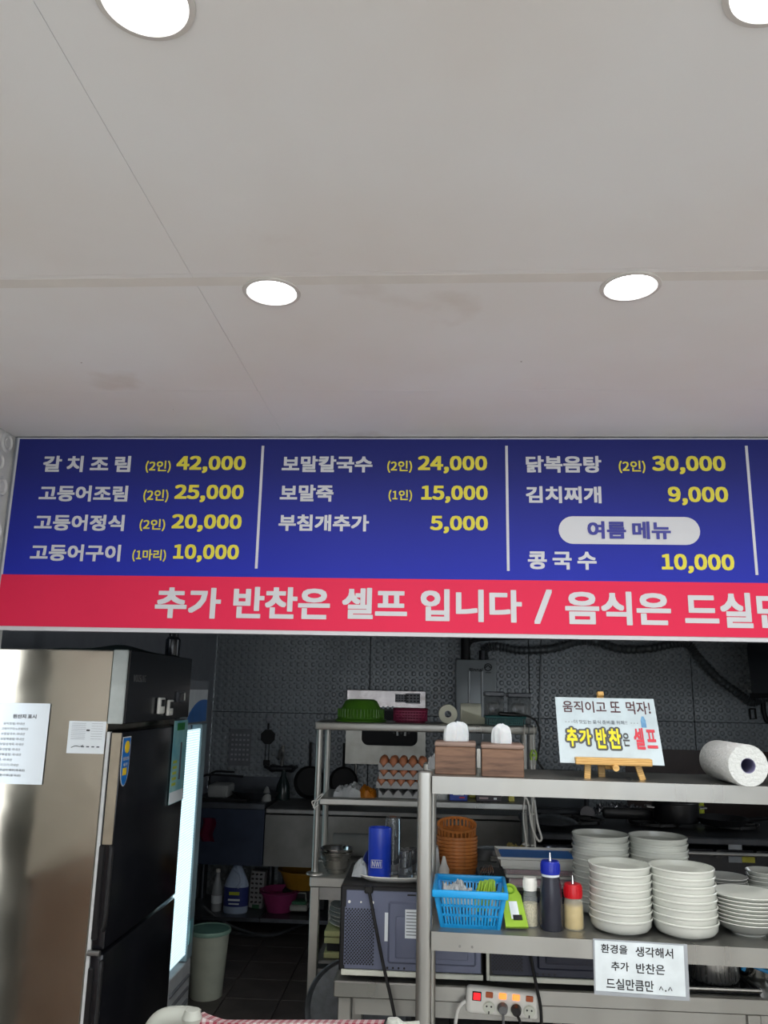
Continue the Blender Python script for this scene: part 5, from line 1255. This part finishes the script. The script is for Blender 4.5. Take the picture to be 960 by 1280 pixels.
# ============================================================ POWER STRIP on the bench front
ys_ = BYF-.002
a = PY(582.5, 1250, ys_-.03); b = PY(674, 1255, ys_-.03); zc_ = PY(628, 1234, ys_-.03).z; ze_ = PY(628, 1268.5, ys_-.03).z
pw = b.x-a.x; ph_ = zc_-ze_
ps_ = thing('power_strip', 'white power strip with red switch and four sockets on the bench front', 'power strip', (a.x, ys_, (zc_+ze_)/2), rot=(0, radians(3), 0))
part('case', box_((pw/2, -.017, 0), (pw, .034, ph_), bev=.013, seg=3), white, ps_)
sw = part('switch_bezel', box_((pw*.145, -.0355, ph_*.18), (pw*.125, .003, ph_*.34), bev=.001), black, ps_)
part('switch_rocker', box_((pw*.145, -.038, ph_*.18), (pw*.095, .004, ph_*.25), bev=.001), mat('lit_red', (220, 20, 30), .3, emit=(255, 30, 40), estr=1.2), sw)
for k_ in range(4):
    x = pw*(.315+.183*k_); on_ = k_ in (1, 2)
    part('indicator_switch', box_((x, -.0355, ph_*.27), (pw*.10, .005, ph_*.22), bev=.002), mat('lit_orange' if on_ else 'unlit_orange', (230, 120, 60) if on_ else (176, 84, 40), .3, emit=(255, 140, 60) if on_ else None, estr=1.5 if on_ else 0), ps_)
    so = part('socket', MB().lathe([(0, .004), (.0150, .004), (.0165, -.001), (.0185, -.001), (.0190, .001)], 24, M=Matrix.Translation((x, -.0345, -ph_*.18)) @ Matrix.Rotation(pi/2, 4, 'X')), offwhite, ps_)
    if k_ in (0, 3): part('socket_hole', MB().cyl((x-.007, -.0375, -ph_*.14), (x-.007, -.0395, -ph_*.14), .0028, 8).cyl((x+.007, -.0375, -ph_*.14), (x+.007, -.0395, -ph_*.14), .0028, 8).box((x, -.0385, -ph_*.36), (.004, .002, .008)), black, so)
for k_, (x, m_, lab, sgn) in enumerate(((pw*.498, mat('plug_grey', (110, 112, 114), .5), 'grey plug in the second socket of the power strip', 0), (pw*.681, black, 'black plug in the third socket of the power strip', .01))):
    p0 = ps_.location+Vector((x, -.038, -ph_*.18-.003*k_-.003))
    t = thing('plug', lab, 'plug', p0, group='plugs in the power strip')
    part('head', MB().cyl((0, .0, 0), (0, -.018, -.002), .0165, 20, r2=.013), m_, t)
    part('cord', MB().tube([(0, -.012, -.008), (sgn, -.022, -.03), (sgn, -.018, -.08), (sgn*2, -.01, -.2)], .0042, 8), m_, t)
solo('power_cable', MB().tube([tuple(PY(584, 1251, ys_-.015)), tuple(PY(578, 1254, ys_-.02)), tuple(PY(572, 1264, ys_-.02)), tuple(PY(569, 1285, ys_-.02)), tuple(PY(568, 1320, ys_-.02))], .0055, 8), white, 'white supply cable leaving the left end of the power strip', 'cable')
part('bracket', box_((pw*.5, .0, 0), (.06, .004, .03)), steel_dull, ps_)
# pot, tray and tools under the shelf at right
pp = PZ(893, 1238, bz+.012); kp_ = mpp(pp)
tr = thing('steel_tray', 'rectangular steel tray under the big pot', 'tray', (PZ(888, 1240, bz).x, 2.97, bz))
part('plate', box_((0, 0, .004), (.30, .28, .006), bev=.002), black_gloss, tr)
part('rim', MB().tube([(-.15, -.14, .012), (.15, -.14, .012), (.15, .14, .012), (-.15, .14, .012), (-.15, -.14, .012)], .006, 8, 1), steel, tr)
Rp = 31*kp_
bp = thing('stock_pot', 'tall shiny steel pot on the bench under the right bowls', 'pot', (PY(893, 1225, 2.95).x, 2.95, bz+.008))
part('vessel', MB().lathe([(0, 0), (Rp*.93, 0), (Rp, .010), (Rp, .155), (Rp*1.03, .158), (Rp*1.03, .162), (Rp*.97, .158), (Rp*.96, .012), (0, .008)], 40), mat('mirror_steel', (190, 190, 188), .28, .85, detail=1, var=.2, stretch=(14, 14, .2), rvar=.05), bp)
part('handle', MB().tube([(Rp, -.03, .12), (Rp+.03, -.03, .122), (Rp+.03, .03, .122), (Rp, .03, .12)], .005, 8, 1), deepblue if False else chrome, bp)
pp = Vector((PY(944, 1225, 2.93).x, 2.95, bz))
lp = thing('small_saucepan', 'small shiny saucepan right of the big steel pot', 'pan', pp+Vector((.02, .03, 0)))
part('vessel', MB().lathe([(0, 0), (.03, 0), (.055, .02), (.062, .05), (.062, .085), (.060, .085), (.05, .02), (0, .005)], 32), chrome, lp)
q = MB(); q.tube([(-.07, -.01, .075), (-.03, -.07, .06), (.02, -.08, .045), (.07, -.07, .035)], .006, 8)
solo('blue_tongs', q, mat('cyan_plastic', (30, 140, 200), .35), 'bright blue handled tongs lying against the small saucepan', 'tongs', lp.location)
solo('blue_clip', MB().box((0, 0, .02), (.014, .012, .04), rot=(0, .4, 0), bev=.003), mat('cyan_plastic', (30, 140, 200), .35), 'small blue clip on the rim right of the big pot', 'clip', (PY(927, 1210, 2.93).x, 2.90, PY(927, 1214, 2.90).z))
# under-bench bowls
for k_, (px, py, r_, lab) in enumerate(((775, 1276, .12, 'dark steel bowl under the bench below the notice'), (895, 1280, .14, 'steel bowl under the bench below the big pot'))):
    c = PY(px, py, 3.02)
    solo('under_bench_bowl', MB().lathe([(0, 0), (r_*.6, 0), (r_*.9, .05), (r_, .085), (r_*.98, .088), (r_*.86, .05), (0, .006)], 32), dark_steel if k_ == 0 else steel_dull, lab, 'bowl', (c.x, 3.02, .272))
# ============================================================ ROUND TRAY leaning beside the bench
c = PY(446, 1270, 3.36); r_ = 68*mpp(c)
rt = tag(link('round_tray', None, None, (c.x, 3.42, c.z), (pi/2+.12, 0, 0)), 'large round grey metal tray leaning left of the bench', 'tray')
trm2 = mat('worn_aluminium', (128, 134, 140), .42, .75, var=.12, scale=30)
part('disc', MB().lathe([(0, 0), (r_*.88, 0), (r_*.9, .004), (r_*.9, .007), (0, .006)], 56), trm2, rt)
part('raised_rim', MB().lathe([(r_*.88, 0), (r_*.93, .016), (r_*.985, .022), (r_, .018), (r_*.99, .012), (r_*.94, .006), (r_*.88, 0)], 56), trm2, rt)
# ============================================================ HIGH CHAIR back in the foreground
hcY = 1.95
hc = thing('high_chair', 'grey plastic high chair draped with pink gingham at the bottom edge', 'chair', (0, 0, 0))
hp = mat('pale_grey_plastic', (176, 180, 172), .4, var=.04)
def hy(x, y, Y=hcY): return tuple(PY(x, y+6, Y))
part('left_arm', MB().tube([hy(168, 1330), hy(190, 1282), hy(206, 1266), hy(232, 1264), hy(247, 1268)], .020, 12), hp, hc)
part('arm_knob', MB().lathe([(.0, -.02), (.016, -.016), (.022, 0), (.016, .016), (0, .02)], 16, c=hy(240, 1266, hcY-.02)), hp, hc)
part('right_arm', MB().tube([hy(478, 1330), hy(484, 1296), hy(492, 1274), hy(503, 1280), hy(525, 1279)], .014, 12), hp, hc)
part('arm_knob', MB().lathe([(.0, -.02), (.010, -.010), (.013, 0), (.010, .009), (0, .010)], 16, c=hy(490, 1273, hcY-.02)), hp, hc)
A0 = Vector(hy(238, 1300)); B0 = Vector(hy(482, 1296)); topz = hy(300, 1276)[2]
for x in (A0.x-.02, B0.x+.02):
    for y in (hcY+.02, hcY+.42): part('leg', MB().cyl((x, y, 0), (x, y-.0, .52), .016, 12), hp, hc)
part('seat', box_(((A0.x+B0.x)/2, hcY+.22, .52), (B0.x-A0.x, .42, .03), bev=.01), hp, hc)
part('backrest', box_(((A0.x+B0.x)/2, hcY+.03, topz-.18), (B0.x-A0.x, .02, .30), bev=.008), hp, hc)
gh = mat('pink_gingham', (240, 228, 230), .85)
nt = gh.node_tree; N = nt.nodes; L = nt.links; tc = [n for n in N if n.type == 'TEX_COORD'][0]
sp3 = N.new('ShaderNodeSeparateXYZ'); L.new(tc.outputs['Object'], sp3.inputs[0]); sq = []
yz = N.new('ShaderNodeMath'); yz.operation = 'SUBTRACT'; L.new(sp3.outputs['Z'], yz.inputs[0]); L.new(sp3.outputs['Y'], yz.inputs[1])
for o_ in (sp3.outputs['X'], yz.outputs[0]):
    a1 = N.new('ShaderNodeMath'); a1.operation = 'MULTIPLY'; a1.inputs[1].default_value = 62; L.new(o_, a1.inputs[0])
    a2 = N.new('ShaderNodeMath'); a2.operation = 'FLOORED_MODULO'; a2.inputs[1].default_value = 1; L.new(a1.outputs[0], a2.inputs[0])
    a3 = N.new('ShaderNodeMath'); a3.operation = 'GREATER_THAN'; a3.inputs[1].default_value = .5; L.new(a2.outputs[0], a3.inputs[0]); sq.append(a3)
ad = N.new('ShaderNodeMath'); ad.operation = 'ADD'; L.new(sq[0].outputs[0], ad.inputs[0]); L.new(sq[1].outputs[0], ad.inputs[1])
dv = N.new('ShaderNodeMath'); dv.operation = 'MULTIPLY'; dv.inputs[1].default_value = .5; L.new(ad.outputs[0], dv.inputs[0])
mg = N.new('ShaderNodeMix'); mg.data_type = 'RGBA'; mg.inputs[6].default_value = (*lin((244, 236, 236)), 1); mg.inputs[7].default_value = (*lin((190, 84, 104)), 1)
L.new(dv.outputs[0], mg.inputs[0]); L.new(mg.outputs[2], N['Principled BSDF'].inputs['Base Color'])
def cl(u, v):
    x = 236+(480-236)*u
    yy = (1276 if u > .16 else (1263+13*(u/.16) if u > .06 else 1279-16*(u/.06)))-6
    e = Vector(hy(x, yy, hcY))
    if v < .5: return (e.x, hcY-.012-.004*sin(u*25), e.z-.16*(1-v*2)-.0)
    return (e.x, hcY-.012+(v-.5)*.12, e.z+.0-.03*(v-.5))
cc = MB().grid(cl, 60, 10, .002)
solo('gingham_cloth', cc, gh, 'pink and white gingham cloth draped over the high chair back', 'cloth')
